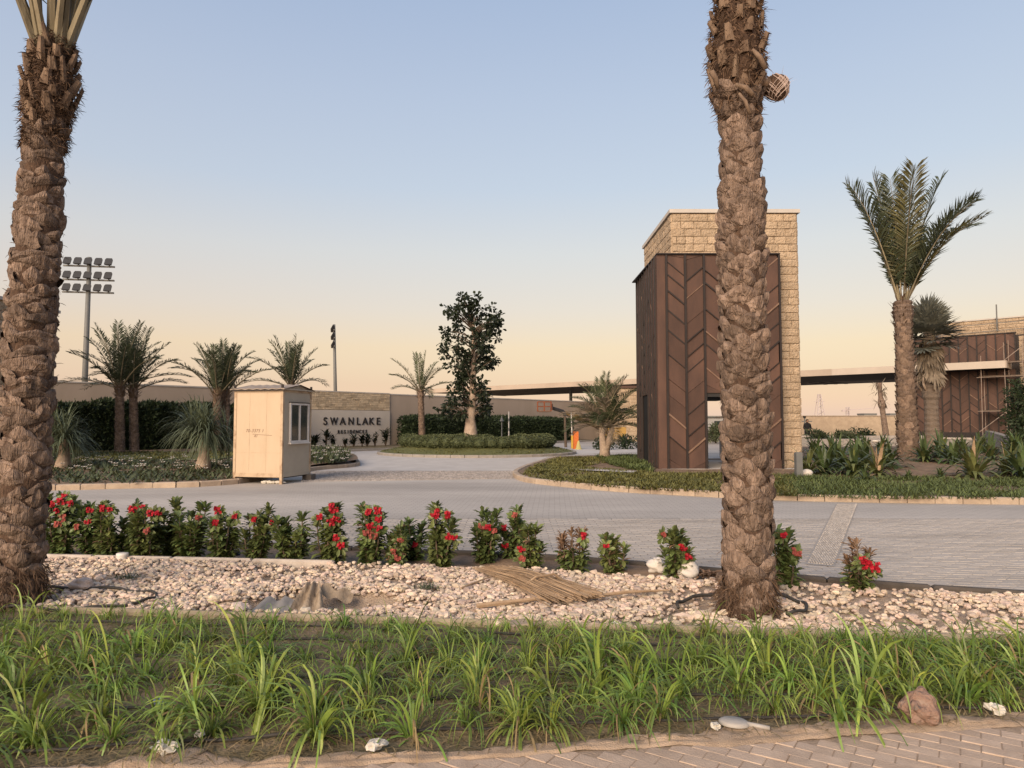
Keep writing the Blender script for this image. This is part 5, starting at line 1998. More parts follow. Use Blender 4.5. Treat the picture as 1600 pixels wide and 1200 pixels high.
def fan_leaf_mesh(seed, R, m, pet=.9, droopy=.25, nl=22, spread=2.3):
    rng = random.Random(seed)
    mb = MB()
    mb.tube([(0, 0, 0), (pet * .5, 0, .05), (pet, 0, .02)], [.03, .022, .016], 5, mi=1)
    c = Vector((pet, 0, .02))
    for k in range(nl):
        a = -spread + 2 * spread * k / (nl - 1)
        d = Vector((cos(a), sin(a), rng.uniform(0, .25)))
        mb.blade(c, d, (0, 0, 1), R * rng.uniform(.85, 1.1) * (1 - .18 * abs(a) / spread), R * .12, droopy * rng.uniform(.6, 1.5), 4, 0, .1, .35)
    return mb.mesh('fan_leaf', [m, M_PETIOLE])


rg = random.Random(12)
for i in range(34):
    el = radians(88 - i * 3.3)
    me = fan_leaf_mesh(i, rg.uniform(.9, 1.1), M_FAN, rg.uniform(.5, .75), nl=24, droopy=.3, spread=1.9)
    link('fan_leaf', me, fp, M=Matrix.Translation((0, 0, H_ + .15 - .02 * i)) @ Matrix.Rotation(i * 2.39996, 4, 'Z') @ Matrix.Rotation(-el, 4, 'Y'))
for i in range(38):
    me = fan_leaf_mesh(100 + i, rg.uniform(.75, 1.05), M_FRONDD, rg.uniform(.3, .6), droopy=.1, nl=16, spread=.6)
    link('dead_leaf', me, fp, M=Matrix.Translation((0, 0, H_ + .05 - .035 * i)) @ Matrix.Rotation(i * 2.39996, 4, 'Z') @ Matrix.Translation((.16, 0, 0)) @ Matrix.Rotation(radians(82 + rg.uniform(-8, 8)), 4, 'Y'))
mb = MB()
for k in range(7):
    a = k * .9
    zb_ = H_ * .5
    mb.tube([(cos(a) * .28, sin(a) * .28, zb_), (cos(a) * .5, sin(a) * .5, zb_ + .35), (cos(a) * .48, sin(a) * .48, zb_ + .75)], [.06, .05, .02], 6)
mb.build('cut_petiole', M_TRUNKP, fp, True)

# bare trunk under the canopy
b = D(1386, 684, 44)
t = thing('bare_palm_trunk', 'bare leaning palm trunk with frayed top under the canopy', 'palm tree', (b.x, 44, .2))
tp = D(1373, 598, 44) - Vector((b.x, 44, .2))
pts, rad_ = [], []
for i in range(22):
    k = i / 21
    pts.append(tp * k)
    rad_.append((.19 - .07 * k) * (1.04 if i % 2 else .97) + (.09 * math.exp(-((k - .66) / .06) ** 2)) + (.05 if k > .95 else 0))
MB().tube(pts, rad_, 10).build('trunk', M_BARKS, t)
mb = MB()
rg = random.Random(8)
for k in range(60):
    a = rg.uniform(0, 6.28)
    q = tp * rg.choice((.68, .98, .85)) + Vector((cos(a), sin(a), 0)) * .28
    mb.blade(q, (cos(a) * .4, sin(a) * .4, rg.uniform(-1, .6)), (0, 0, 1), rg.uniform(.2, .6), .06, .3, 3)
mb.build('frayed_fibre', M_FRONDD, t)

# ponytail palms on the verge
for px, py, hw, ptop, dep, lab, sd_ in ((98, 738, 52, 645, 21.5, 'grey-green ponytail palm beside the left palm trunk', 1), (317, 741, 60, 640, 21.0, 'large shaggy ponytail palm left of the cream booth', 2)):
    b = D(px, py, dep)
    zb_ = zL(b.x, dep)
    t = thing('ponytail_palm', lab, 'plant', (b.x, dep, zb_), 0, 'ponytail palms on the verge')
    rg = random.Random(sd_)
    R = hw * dep / FPX
    Ht = D(px, ptop + 34, dep).z - zb_
    MB().tube([(0, 0, -.05), (0, 0, .12), (.02, 0, .45), (0, 0, Ht)], [.24, .22, .15, .12], 10).build('trunk', M_TRUNKP, t, True)
    mb = MB()
    heads = [Vector((0, 0, Ht))] + [Vector((rg.uniform(-.5, .5) * R, rg.uniform(-.4, .4) * R, Ht + rg.uniform(-.35, .15))) for _ in range(5)]
    for hd in heads:
        for k in range(130):
            a = rg.uniform(0, 6.28)
            el = rg.uniform(-.2, 1.45)
            mb.blade(hd, (cos(a) * cos(el), sin(a) * cos(el), sin(el)), (0, 0, 1), R * rg.uniform(.75, 1.25), .028, rg.uniform(1.3, 2.4), 6, 0, .1)
    mb.build('foliage', M_PONY, t)

# roundabout tree with bottle trunk
b = D(735, 690, 35.6)
bt_ = thing('bottle_trunk_tree', 'dark leafy tree with a pale bottle-shaped trunk on the roundabout', 'tree', (b.x, 35.6, .38))
rg = random.Random(21)
zt = lambda py: D(735, py, 35.6).z - .38
prof = [(zt(692), .42), (zt(680), .36), (zt(668), .30), (zt(655), .24), (zt(640), .20), (zt(610), .17), (zt(580), .15), (zt(540), .10), (zt(490), .05)]
pts = [(rg.uniform(-.02, .02) + (.0 if i < 4 else .02 * i), 0, z) for i, (z, r) in enumerate(prof)]
mb = MB().tube(pts, [r for z, r in prof], 14)
mb.build('trunk', M_TRUNKP, bt_, True)
mbb, mbl = MB(), MB()
pxm = 35.6 / FPX
clusters = []
OUT = [(472, 708, 768), (484, 696, 778), (498, 692, 780), (512, 690, 780), (530, 690, 782), (545, 684, 785), (560, 690, 780), (572, 700, 770), (583, 712, 748), (592, 716, 750), (602, 718, 758), (615, 704, 764), (626, 688, 770), (636, 688, 768), (646, 694, 766)]
for py, xl, xr in OUT:
    n_ = max(3, int((xr - xl) / 7.5))
    for k in range(n_):
        px = rg.uniform(xl, xr)
        clusters.append(Vector(((px - 735) * pxm, rg.uniform(-.5, .5) * (xr - xl) * pxm * .8, zt(py + rg.uniform(-7, 7)))))
for c_ in clusters:
    zj = max(zt(652), c_.z - rg.uniform(.3, .9))
    mbb.tube([(0.06, 0, zj), (c_.x * .5, c_.y * .5, (zj + c_.z) / 2 + .08), tuple(c_)], [.045, .03, .012], 4)
    for k in range(rg.randint(20, 36)):
        d = rdir(rg)
        p = c_ + d * rg.uniform(.04, .23)
        mbl.leaf(p, d + Vector((0, 0, -.4)), rdir(rg), rg.uniform(.15, .25), rg.uniform(.10, .16))
mbb.build('branches', M_STEM, bt_)
mbl.build('crown', M_TREE, bt_)

# clipped shrubs round the roundabout
shr_pos = []
for i in range(22):
    a = radians(178 + i * 184 / 21)
    r = 3.35 + random.uniform(-.12, .12)
    shr_pos.append((RC.x + r * cos(a), RC.y + r * sin(a), random.uniform(.36, .5)))
for i in range(9):
    shr_pos.append((RC.x + random.uniform(-2.3, 2.3), RC.y + random.uniform(-2.2, -.4), random.uniform(.42, .52)))
protos = []
shrubs_ = []
for k in range(5):
    rg = random.Random(70 + k)
    mb = MB()
    mb.blob((0, 0, .30), (.80, .80, .70), k, .15, 2, (12, 8))
    leafy_volume(mb, (0, 0, .35), (1, 1, .92), 1300, .17, .09, rg, .86)
    protos.append(mb.mesh('shrub', M_BUSH))
for i, (x, y, r) in enumerate(shr_pos):
    o = link('clipped_shrub', protos[i % 5], loc=(x, y, z_round(x, y) + r * .2), rot=(0, 0, i * 1.3))
    o.scale = (r * 1.15, r * 1.15, r * .8)
    shrubs_.append((0 if i < 22 else 1, x / y, o))
for k in (0, 1):
    ln = sorted([c for c in shrubs_ if c[0] == k], key=lambda c: c[1])
    for i, c in enumerate(ln):
        tag(c[2], 'rounded clipped shrub, %s %s' % (nth(i, len(ln)), ('in the outer ring round the bottle-trunk tree', 'of those close around the bottle trunk')[k]), 'shrub', 'clipped shrubs on the roundabout')


# ================================================================== RIGHT-HAND PLANTING
def rosette_mesh(seed, m, n=72, L=.98, w=.10, m2=None):
    rng = random.Random(seed)
    mb = MB()
    for k in range(n):
        a = k * 2.39996 + rng.uniform(-.3, .3)
        t = k / n
        el = radians(84 - 74 * t + rng.uniform(-10, 10))
        mb.blade((rng.uniform(-.06, .06), rng.uniform(-.06, .06), .02), (cos(a) * cos(el), sin(a) * cos(el), sin(el)), (-sin(a) * .01, cos(a) * .01, 1), L * rng.uniform(.65, 1.15), w * rng.uniform(.8, 1.2), rng.uniform(1.1, 2.2), 7,
                 0 if rng.random() > .12 else 1, .08, .55)
    return mb.mesh('rosette_plant', [m, m2 or M_CYCADY])


ROS = [rosette_mesh(i, M_CYCAD) for i in range(4)]
ROSY = [rosette_mesh(10 + i, M_CYCADY, 60, .95, .08, M_STRAW) for i in range(2)]
rosl = [(1262, 738, 1.05, 1), (1287, 735, 1.15, 0), (1310, 730, 1.1, 0), (1333, 737, 1.0, 0), (1352, 731, 1.15, 0), (1372, 739, 1.1, 1), (1390, 730, 1.05, 0), (1300, 718, 1.0, 0), (1340, 716, 1.0, 0), (1275, 720, 1.0, 0),
        (1445, 724, 1.1, 0), (1470, 720, 1.1, 0), (1490, 726, 1.0, 0), (1520, 741, 1.15, 1), (1548, 722, 1.1, 0), (1575, 738, 1.1, 1), (1600, 742, 1.25, 0), (1380, 714, .9, 0), (1425, 714, .9, 0), (1505, 714, .9, 0), (1590, 718, 1.1, 0), (1532, 712, 0.9, 0),
        (1640, 735, 1.2, 0), (1352, 746, .45, 0), (1470, 742, .35, 0), (1420, 743, .3, 0)]
ros_ = []
for i, (px, py, s, y) in enumerate(rosl):
    p = G(px, py, .2)
    me = (ROSY if y else ROS)[i % (2 if y else 4)]
    o = link('rosette_plant', me, loc=(p.x, p.y, zR(p.x, p.y) - .01), rot=(0, 0, i * 1.7))
    k = s * random.uniform(.85, 1.05)
    o.scale = (k, k, k)
    ros_.append((2 if s < .5 else y, p.x / p.y, o))
for k in (0, 1, 2):
    ln = sorted([c for c in ros_ if c[0] == k], key=lambda c: c[1])
    for i, c in enumerate(ln):
        tag(c[2], '%s, %s of its kind beyond the tower' % (('dark green strap-leaved rosette plant', 'yellowish strap-leaved rosette plant', 'small young strap-leaved plant')[k], nth(i, len(ln))),
            'plant', 'strap-leaved plants right of the tower')

for i, (px, py, r, dep, lab) in enumerate(((1278, 680, .62, 38, 'low green bush beside the person in black'), (1312, 676, .55, 41, 'loose low bush between the person and the bare trunk'), (1347, 674, .75, 43, 'rounded dark bush left of the bare palm trunk'),
                                           (1330, 680, .5, 39, 'small green bush in front of the rounded dark bush'))):
    p = D(px, py, dep)
    rg = random.Random(400 + i)
    t = thing('bush', lab, 'bush', (p.x, dep, .25))
    mb = MB()
    for k in range(6):
        leafy_volume(mb, (rg.uniform(-.5, .5) * r, rg.uniform(-.4, .4) * r, .35 + rg.uniform(-.1, .45) * r), (r * .6, r * .6, r * .55), 170, .16, .07, rg, .3)
    mb.build('foliage', M_TREEG if i != 2 else M_HEDGE, t)
    MB().tube([(0, 0, -.1), (0, 0, .5)], .04, 5).build('stem', M_STEM, t)
p = D(1605, 660, 27)
t = thing('dark_bush', 'large dark bush at the right edge below the scaffold', 'bush', (p.x, 27, .3))
rg = random.Random(55)
mb = MB()
for k in range(26):
    z = rg.uniform(.3, 2.6)
    leafy_volume(mb, (rg.uniform(-.9, 1.2) * (1.1 - z * .22), rg.uniform(-.6, .6), z), (.5, .5, .45), 240, .14, .05, rg, .2)
mb.build('foliage', M_HEDGE, t)
MB().tube([(0, 0, -.1), (.1, 0, 1.5)], [.09, .04], 6).build('stem', M_STEM, t)

for i, (x, y, r) in enumerate(((5.2, 40, .5), (6.6, 41, .55), (8.0, 42, .6), (9.2, 42.5, .55))):
    rg = random.Random(500 + i)
    t = thing('bush', ('dark low bush under the canopy, ' + ('nearest the orange barrier', 'second from the orange barrier', 'third from the orange barrier', 'nearest the gate tower')[i]), 'bush', (x, y, 0))
    mb = MB()
    leafy_volume(mb, (0, 0, r * .7), (r * 1.2, r, r * .8), 600, .16, .07, rg, .2)
    mb.build('foliage', M_HEDGE, t)


# ground cover and grass strips (uncountable)
def cover(name, label, cat, poly, zf, n, L, w, m, seed, up=.9, droop=.4):
    rng = random.Random(seed)
    xs, ys = [p[0] for p in poly], [p[1] for p in poly]
    mb = MB()
    c_ = 0
    while c_ < n:
        x, y = rng.uniform(min(xs), max(xs)), rng.uniform(min(ys), max(ys))
        if not inside((x, y), poly):
            continue
        c_ += 1
        den = fbm(x + seed, y, .9, 2)
        if den < -.25 and rng.random() < .75:
            continue
        a = rng.uniform(0, 6.28)
        mb.blade((x, y, zf(x, y) - .01), (cos(a), sin(a), rng.uniform(.2, 1.6) * up), (0, 0, 1), L * rng.uniform(.5, 1.3) * (1 + .4 * den), w * rng.uniform(.6, 1.3), droop * rng.uniform(.4, 1.6), 2, 0, .2)
    o = mb.build(name, m)
    o['kind'] = 'stuff'
    o['label'] = label
    o['category'] = cat
    return o


gy = lambda a, b: tuple(G(a, b, .1)[:2])
cover('ground_cover', 'low yellowish-green ground cover on the island tip', 'ground cover', [gy(813, 743), gy(835, 729), gy(872, 717), gy(925, 715), gy(960, 722), gy(900, 731), gy(1030, 742), gy(1030, 766), gy(940, 760), gy(845, 751)], zR, 26000, .13, .035, M_COVER, 1)
cover('ground_cover', 'mixed green ground cover in front of the gate tower', 'ground cover', [gy(1000, 740), gy(1240, 744), gy(1240, 776), gy(1000, 764)], zR, 16000, .14, .03, M_COVER, 7)
cover('grass', 'bright green grass patch behind the low palm', 'grass', [gy(930, 714), gy(1003, 714), gy(1020, 739), gy(985, 734), gy(955, 727)], zR, 9000, .20, .03, M_COVERG, 2)
cover('grass', 'rough grass strip along the kerb at right', 'grass', [gy(1215, 747), gy(1640, 750), gy(1640, 781), gy(1400, 779), gy(1215, 775)], zR, 24000, .15, .022, M_COVERG, 3)
cover('ground_cover', 'dark low plants with white flowers on the left verge', 'ground cover', [gy(-40, 731), gy(130, 728), gy(362, 724), gy(362, 750), gy(200, 757), (-13.5, 17.2)], zL, 6500, .2, .05, M_TREEG, 4)
cover('ground_cover', 'dark low plants with white flowers on the verge tip right of the booth', 'ground cover', [gy(470, 712), gy(525, 710), gy(548, 721), gy(540, 727), gy(480, 731)], zL, 1300, .30, .08, M_TREEG, 5, 1.6)
cover('grass', 'yellow-green lawn grass in front of the hedge', 'grass', [(-19.4, 24.0), (-10.6, 24.6), (-10.4, 29), (-14, 28.6), (-19.4, 30)], lambda x, y: zL(x, y) + .03, 9000, .14, .04, M_COVER, 6)
cover('grass', 'short grass on the roundabout rim', 'grass', [(RC.x + 4.75 * cos(a), RC.y + 4.75 * sin(a)) for a in np.linspace(0, 2 * pi, 40)], z_round, 9000, .07, .04, M_COVER, 8)
sheet('garden_path', [G(892, 732, .13), G(995, 737, .13), G(992, 740, .13), G(892, 735, .13)], .16, M_PALECON)
rg = random.Random(31)
mb = MB()
for k in range(150):
    if k < 95:
        p = G(rg.uniform(60, 360), rg.uniform(722, 738), .2)
    else:
        p = G(rg.uniform(484, 545), rg.uniform(710, 726), .2)
    z = zL(p.x, p.y) + rg.uniform(.12, .3)
    for j in range(5):
        a = j * 1.256
        mb.diamond((p.x, p.y, z), (cos(a), sin(a), .5), (0, 0, 1), .09, .07)
o = mb.build('white_flowers', M_WHITEFL, kind='stuff')
o['label'], o['category'] = 'small white flowers dotted over the left verge', 'flowers'

# bollard, white sack by the tower
p = G(1248, 746, .12)
t = thing('bollard', 'short grey bollard at the foot of the tower corner', 'bollard', (p.x, p.y, .1))
MB().bbox((0, 0, .33), (.16, .16, .68), .02).build('post', M_STEEL, t)
p = G(1261, 745, .12)
tag(MB().blob((p.x, p.y, .2), (.14, .12, .12), 5, .3, 1.5, (12, 8), flat=.8).build('white_sack', M_BAG, smooth=True), 'small white sack lying beside the grey bollard', 'sack')
p = G(1303, 706, .3)
tag(MB().blob((p.x, 26.5, .85), (.16, .1, .05), 6, .3, 1.5, (10, 6)).build('white_scrap', M_BAG, smooth=True), 'white scrap caught on the rosette plants left of the right palm', 'scrap')


# ================================================================== FLOWERING BUSHES
def flower_bush(label, px, ptop, pbase, wpx, flowers, seed, withered=0.0, top_dry=False):
    rng = random.Random(seed)
    p = G(px, pbase, 0.0)
    z0 = z_strip(p.x, p.y)
    H = D(px, ptop, p.y).z - z0
    W = wpx * p.y / FPX * 0.56
    t = thing('flowering_bush', label, 'bush', (p.x, p.y, z0), 0, 'red-flowering bushes along the road edge')
    t.rotation_euler = (rng.uniform(-.05, .05), rng.uniform(-.07, .07), 0)
    stems, leaves = MB(), MB()
    heads = []
    nb = max(7, int(W * 52))
    for k in range(nb):
        hx, hy = rng.uniform(-1, 1) * W * .70, rng.uniform(-1, 1) * W * .6
        hh = H * (rng.uniform(.5, 1.0) if k else 1.0)
        if abs(hx) > .35 * W and rng.random() < .6:
            hh *= rng.uniform(.55, .9)
        pts = [Vector((hx * .25, hy * .25, -.02)), Vector((hx * .8, hy * .8, hh * .45)), Vector((hx, hy, hh * .93))]
        stems.tube(pts, [.013, .010, .006], 5)
        nr = max(4, int(hh / .046))
        for i in range(nr):
            tt = (i + .6) / nr
            q = pts[0].lerp(pts[1], tt * 2) if tt < .5 else pts[1].lerp(pts[2], tt * 2 - 1)
            top = i >= nr - 2
            for j in range(10 if top else 8):
                a = rng.uniform(0, 6.28)
                el = rng.uniform(.25, 1.25) if top else rng.uniform(-.45, .65)
                d = Vector((cos(a) * cos(el), sin(a) * cos(el), sin(el)))
                dry = (rng.random() < withered) or (top_dry and tt > .62)
                leaves.leaf(q + d * .008, d, Vector((0, 0, 1)) + rdir(rng) * .25, rng.uniform(.08, .125) * (1.0 if not dry else .8), rng.uniform(.038, .054) * (1 if not dry else .5), 1 if dry else 0)
        heads.append(pts[2])
    for (fx, fy, big, faded) in flowers:
        pos = D(px + fx, ptop + fy, p.y - W * .75) - Vector((p.x, p.y, z0))
        stems.tube([Vector((pos.x * .4, 0, max(.02, pos.z - .12))), pos * .9 + Vector((0, 0, -.02)), pos + Vector((0, .012, -.006))], [.006, .005, .003], 4)
        for k in range(14):
            a = rng.uniform(0, 6.28)
            leaves.leaf(pos + Vector((rng.uniform(-.02, .02), .03, rng.uniform(-.045, .0))), Vector((cos(a), rng.uniform(-.5, .6), sin(a) - .1)), Vector((0, -1, .6)), rng.uniform(.065, .10), rng.uniform(.032, .046), 0)
    stems.build('stems', M_STEM, t, True)
    leaves.build('foliage', [M_EUPH, M_EUPHD], t, kind='stuff')
    for (fx, fy, big, faded) in flowers:
        pos = D(px + fx, ptop + fy, p.y - W * .75) - Vector((p.x, p.y, z0))
        mb = MB()
        nf = int(7 * big + 3)
        for k in range(nf):
            c_ = pos + Vector((rng.uniform(-1, 1) * .030 * big, rng.uniform(-.6, .4) * .025, rng.uniform(-1, 1) * .026 * big))
            fd = Vector((rng.uniform(-.7, .7), -1, rng.uniform(-.2, .9))).normalized()
            sd1 = fd.orthogonal().normalized()
            sd2 = fd.cross(sd1)
            for j in range(4):
                a = j * pi / 2 + rng.uniform(-.2, .2)
                mb.diamond(c_, (sd1 * cos(a) + sd2 * sin(a) + fd * .35), fd, .022, .021)
        mb.build('flower_cluster', M_FLOWERD if faded else M_FLOWER, t)
    return t


B_ = lambda x, y, s=1.0, f=0: (x, y, s, f)
bushes = [
    (94, 772, 866, 64, [B_(-12, 18, 1.2), B_(2, 14, 1.3), B_(16, 18, 1.2), B_(8, 6, .8), B_(-4, 28, .8), B_(4, 40, 1.3, 1), B_(-2, 50, 1.2, 1), B_(26, 54, .9, 1)], 'widest red-flowering bush, next to the left palm trunk', .12, False),
    (141, 786, 868, 36, [B_(0, 12, 1.0), B_(-4, 30, 1.0)], 'narrow red-flowering bush second from the left palm trunk', .05, False),
    (165, 784, 870, 46, [B_(-6, 10, 1.2), B_(6, 10, .9)], 'red-flowering bush third from the left palm, twin blooms at its top', .03, False),
    (206, 783, 868, 46, [B_(-5, 14, 1.2), B_(7, 12, 1.4), B_(4, 22, .8)], 'bush with a broad red bloom at its top right, fourth from the left palm', .05, False),
    (232, 795, 874, 56, [B_(8, 8, 1.0), B_(20, 8, 1.0), B_(0, 36, 1.2, 1)], 'low broad bush with a faded bloom in its middle, fifth from the left palm', .05, False),
    (268, 781, 866, 42, [], 'plain green bush without blooms behind the fifth and seventh bushes', .0, False),
    (297, 787, 872, 52, [B_(14, 24, .9, 1)], 'leafy dark bush with one faded bloom, seventh from the left palm', .08, False),
    (345, 790, 876, 50, [B_(-6, 8, 1.5), B_(-10, 28, 1.2), B_(20, 16, .7)], 'bush with two strong red blooms on its left, below the booth corner', .02, False),
    (399, 786, 877, 48, [B_(-6, 26, .8), B_(22, 30, .6)], 'bush with browned lower leaves below the cream booth', .15, False),
    (459, 801, 880, 54, [], 'low wide plain green bush without blooms in the open', .02, False),
    (514, 785, 881, 56, [B_(4, 14, 1.5), B_(-18, 24, 1.1), B_(10, 26, 1.1), B_(0, 31, 1.2), B_(11, 55, 1.1), B_(17, 67, 1.2), B_(2, 5, .7)], 'bush with the most scattered red blooms, right of the plain wide bush', .05, False),
    (577, 789, 882, 46, [B_(-4, 10, 1.2), B_(10, 8, 1.4), B_(0, 32, 1.3), B_(14, 36, .9), B_(4, 46, 1.3, 1), B_(-6, 44, 1.0, 1), B_(12, 22, 1.0)], 'bush densely covered with red and faded blooms, below the sign', .08, False),
    (617, 819, 882, 40, [B_(-4, 44, .9, 1), B_(4, 52, .9, 1), B_(6, 24, .8, 1)], 'short browning bush with faded low blooms in front of a taller bush', .25, False),
    (645, 798, 874, 40, [B_(4, 54, .8)], 'green bush standing just behind the short browning bush', .03, False),
    (689, 788, 885, 48, [B_(-8, 18, 1.2), B_(12, 17, 1.2), B_(12, 50, 1.0), B_(22, 54, 1.0), B_(-4, 10, .6)], 'tall bush with a pair of bright red blooms at its top, left of the gap', .02, False),
    (757, 792, 874, 46, [B_(-8, 32, .9, 1), B_(2, 34, 1.1), B_(12, 38, .7, 1)], 'bush with a row of small pink-red blooms across its middle', .03, False),
    (801, 790, 868, 42, [B_(-16, 34, 1.0), B_(-12, 62, 1.0), B_(2, 13, .8, 1)], 'tall bush with dull leaves, half hidden by the yellowish one', .15, False),
    (834, 820, 891, 32, [B_(-18, 38, 1.1), B_(-18, 50, .9, 1)], 'slim yellowish-green bush with a red bloom at its left', .12, False),
    (896, 816, 895, 54, [B_(18, 22, 1.1)], 'bush with a withered brown top and fresh green base', .05, True),
    (962, 836, 891, 48, [B_(-14, 16, .6)], 'smallest round bush with brown edges, alone beside the road', .3, False),
    (1057, 805, 901, 50, [B_(-18, 28, .7, 1), B_(12, 50, 1.1), B_(20, 64, .9)], 'bush between the two white bags left of the right palm', .05, False),
    (1231, 828, 921, 44, [B_(-2, 9, .8), B_(18, 36, 1.2, 1)], 'bush just right of the right palm trunk', .03, False),
    (1343, 840, 925, 52, [B_(14, 40, 1.5), B_(24, 46, 1.3), B_(8, 34, .9)], 'rightmost bush with a dry brown top and a large red bloom', .08, True),
]
for i, (px, pt_, pb, w, fl, lab, wi, td) in enumerate(bushes):
    flower_bush(lab, px, pt_, pb, w, fl, 200 + i, wi, td)


# ================================================================== STRAP-LEAF CLUMPS IN THE NEAR BED
def clump_mesh(seed, n, L, w=.0125):
    rng = random.Random(seed)
    mb = MB()
    for k in range(n):
        a = rng.uniform(0, 6.28)
        el = radians(rng.uniform(48, 86))
        r = rng.uniform(0, .035)
        mi = 1 if rng.random() < .10 else 0
        mb.blade((cos(a) * r, sin(a) * r, -.01), (cos(a) * cos(el), sin(a) * cos(el), sin(el)), (cos(a + 1.2) * .15, sin(a + 1.2) * .15, 1), L * rng.uniform(.3, 1.15), w * rng.uniform(.6, 1.3), rng.uniform(2.4, 6.5) if not mi else 5, 10, mi, .12, .5)
    for k in range(n // 6):                                    # dry leaves lying at the base
        a = rng.uniform(0, 6.28)
        mb.blade((0, 0, .02), (cos(a), sin(a), .25), (0, 0, 1), L * rng.uniform(.3, .6), w * .6, 1.2, 5, 1, .12)
    return mb.mesh('strap_leaf_clump', [M_GRASS, M_GRASSD])


CL_ = [clump_mesh(i, random.choice((34, 50, 64, 78, 92)), random.uniform(.38, .53), random.uniform(.0105, .0145)) for i in range(18)]
rg = random.Random(17)
pos = []
rows_ = 7
for r in range(rows_):
    x = -4.6 + (r % 2) * .2
    while x < 4.6:
        a, b = E1(x) + .2, E2(x) - .12
        f = (r + .12) / (rows_ - .7)
        y = a + (b - a) * f + rg.uniform(-.09, .09)
        pos.append((r, x + rg.uniform(-.09, .09), y))
        x += rg.uniform(.23, .33)
clumps = []
for r, x, y in pos:
    if abs(x) > y * .80 + .2 or rg.random() < .04:
        continue
    o = link('strap_leaf_clump', rg.choice(CL_), loc=(x, y, z_soil(x, y)), rot=(rg.uniform(-.22, .22), rg.uniform(-.22, .22), rg.uniform(0, 6.28)))
    s = rg.uniform(.62, 1.18) * (.88, 1, 1, .96, .88, .72, .58)[r]
    o.scale = (s, s, s * rg.uniform(.9, 1.1))
    clumps.append((r, x / y, o))
ROWN = ('front row beside the brick pavement', 'second row from the pavement', 'third row from the pavement', 'fourth row from the pavement', 'fifth row from the pavement', 'row next to the back one', 'back row beside the gravel')
for r in range(rows_):
    ln = sorted([c for c in clumps if c[0] == r], key=lambda c: c[1])
    n_in = len(ln)
    for i, c in enumerate(ln):
        k = nth(i, n_in)
        tag(c[2], 'green strap-leaf clump, %s in the %s' % (k, ROWN[r]), 'plant', 'strap-leaf clumps in the near bed')
# weeds / dead leaf mulch in the bed and seedlings
mb = MB()
rg = random.Random(18)
for k in range(5200):
    x = rg.uniform(-4.6, 4.6)
    y = rg.uniform(E1(x) + .02, E2(x)) if k % 3 else E1(x) + rg.uniform(.0, .3)
    a = rg.uniform(0, 6.28)
    mb.blade((x, y, max(z_soil(x, y), z_drift(x, y) if y_out(x) < y < y_in(x) else -1) + .006), (cos(a), sin(a), rg.uniform(0, .5)), (0, 0, 1), rg.uniform(.03, .13), .006, .5, 2)
o = mb.build('leaf_litter', M_GRASSD, kind='stuff')
o['label'], o['category'] = 'dry leaf litter and twigs on the soil of the near bed', 'litter'
mb = MB()
for k in range(6500):
    x = rg.uniform(-4.6, 4.6)
    y = rg.uniform(E1(x) + .25, E2(x))
    a = rg.uniform(0, 6.28)
    mb.blade((x, y, z_soil(x, y)), (cos(a), sin(a), rg.uniform(.6, 2.5)), (0, 0, 1), rg.uniform(.05, .17), .007, .9, 3)
o = mb.build('grass', M_GRASS, kind='stuff')
o['label'], o['category'] = 'thin short grass growing between the strap-leaf clumps', 'grass'

# drip hoses along the rows
for i, f in enumerate((.07, .26, .45, .62, .80, .93)):
    pts = []
    for x in np.linspace(-4.8, 4.8, 40):
        y = E1(x) + .1 + (E2(x) - E1(x) - .15) * f + .03 * fbm(x, i * 7, .7)
        pts.append((x, y, z_soil(x, y) + .010 + .014 * max(0, fbm(x, i, 1.1))))
    tag(MB().tube(pts, .0085, 6).build('drip_hose', M_HOSE, smooth=True), 'black drip hose running through the near bed, %s' % ('nearest the pavement', 'second from the pavement', 'third from the pavement', 'fourth from the pavement', 'fifth from the pavement', 'nearest the gravel')[i], 'hose', 'drip hoses in the near bed')

# irrigation hoses looped round the palms
pts = []
for k in range(26):
    a = radians(-150 + k * 11.5)
    x, y = b1.x + .35 + .78 * cos(a), b1.y + .12 + .36 * sin(a)
    pts.append((x, y, max(z_gravel(x, y), 0) + .035 + .012 * sin(k * 1.7)))
tag(MB().tube(pts, .013, 6).build('irrigation_hose', M_HOSE, smooth=True), 'dark irrigation hose looped on the gravel at the left palm', 'hose')
pts = []
for k in range(28):
    a = radians(-60 + k * 9)
    x, y = b2.x - .02 + .52 * cos(a), b2.y + .08 + .34 * sin(a)
    pts.append((x, y, z_gravel(x, y) + .04 + .012 * sin(k * 1.3)))
tag(MB().tube(pts, .014, 6).build('irrigation_hose', M_HOSE, smooth=True), 'dark irrigation hose ringed round the right palm base', 'hose')

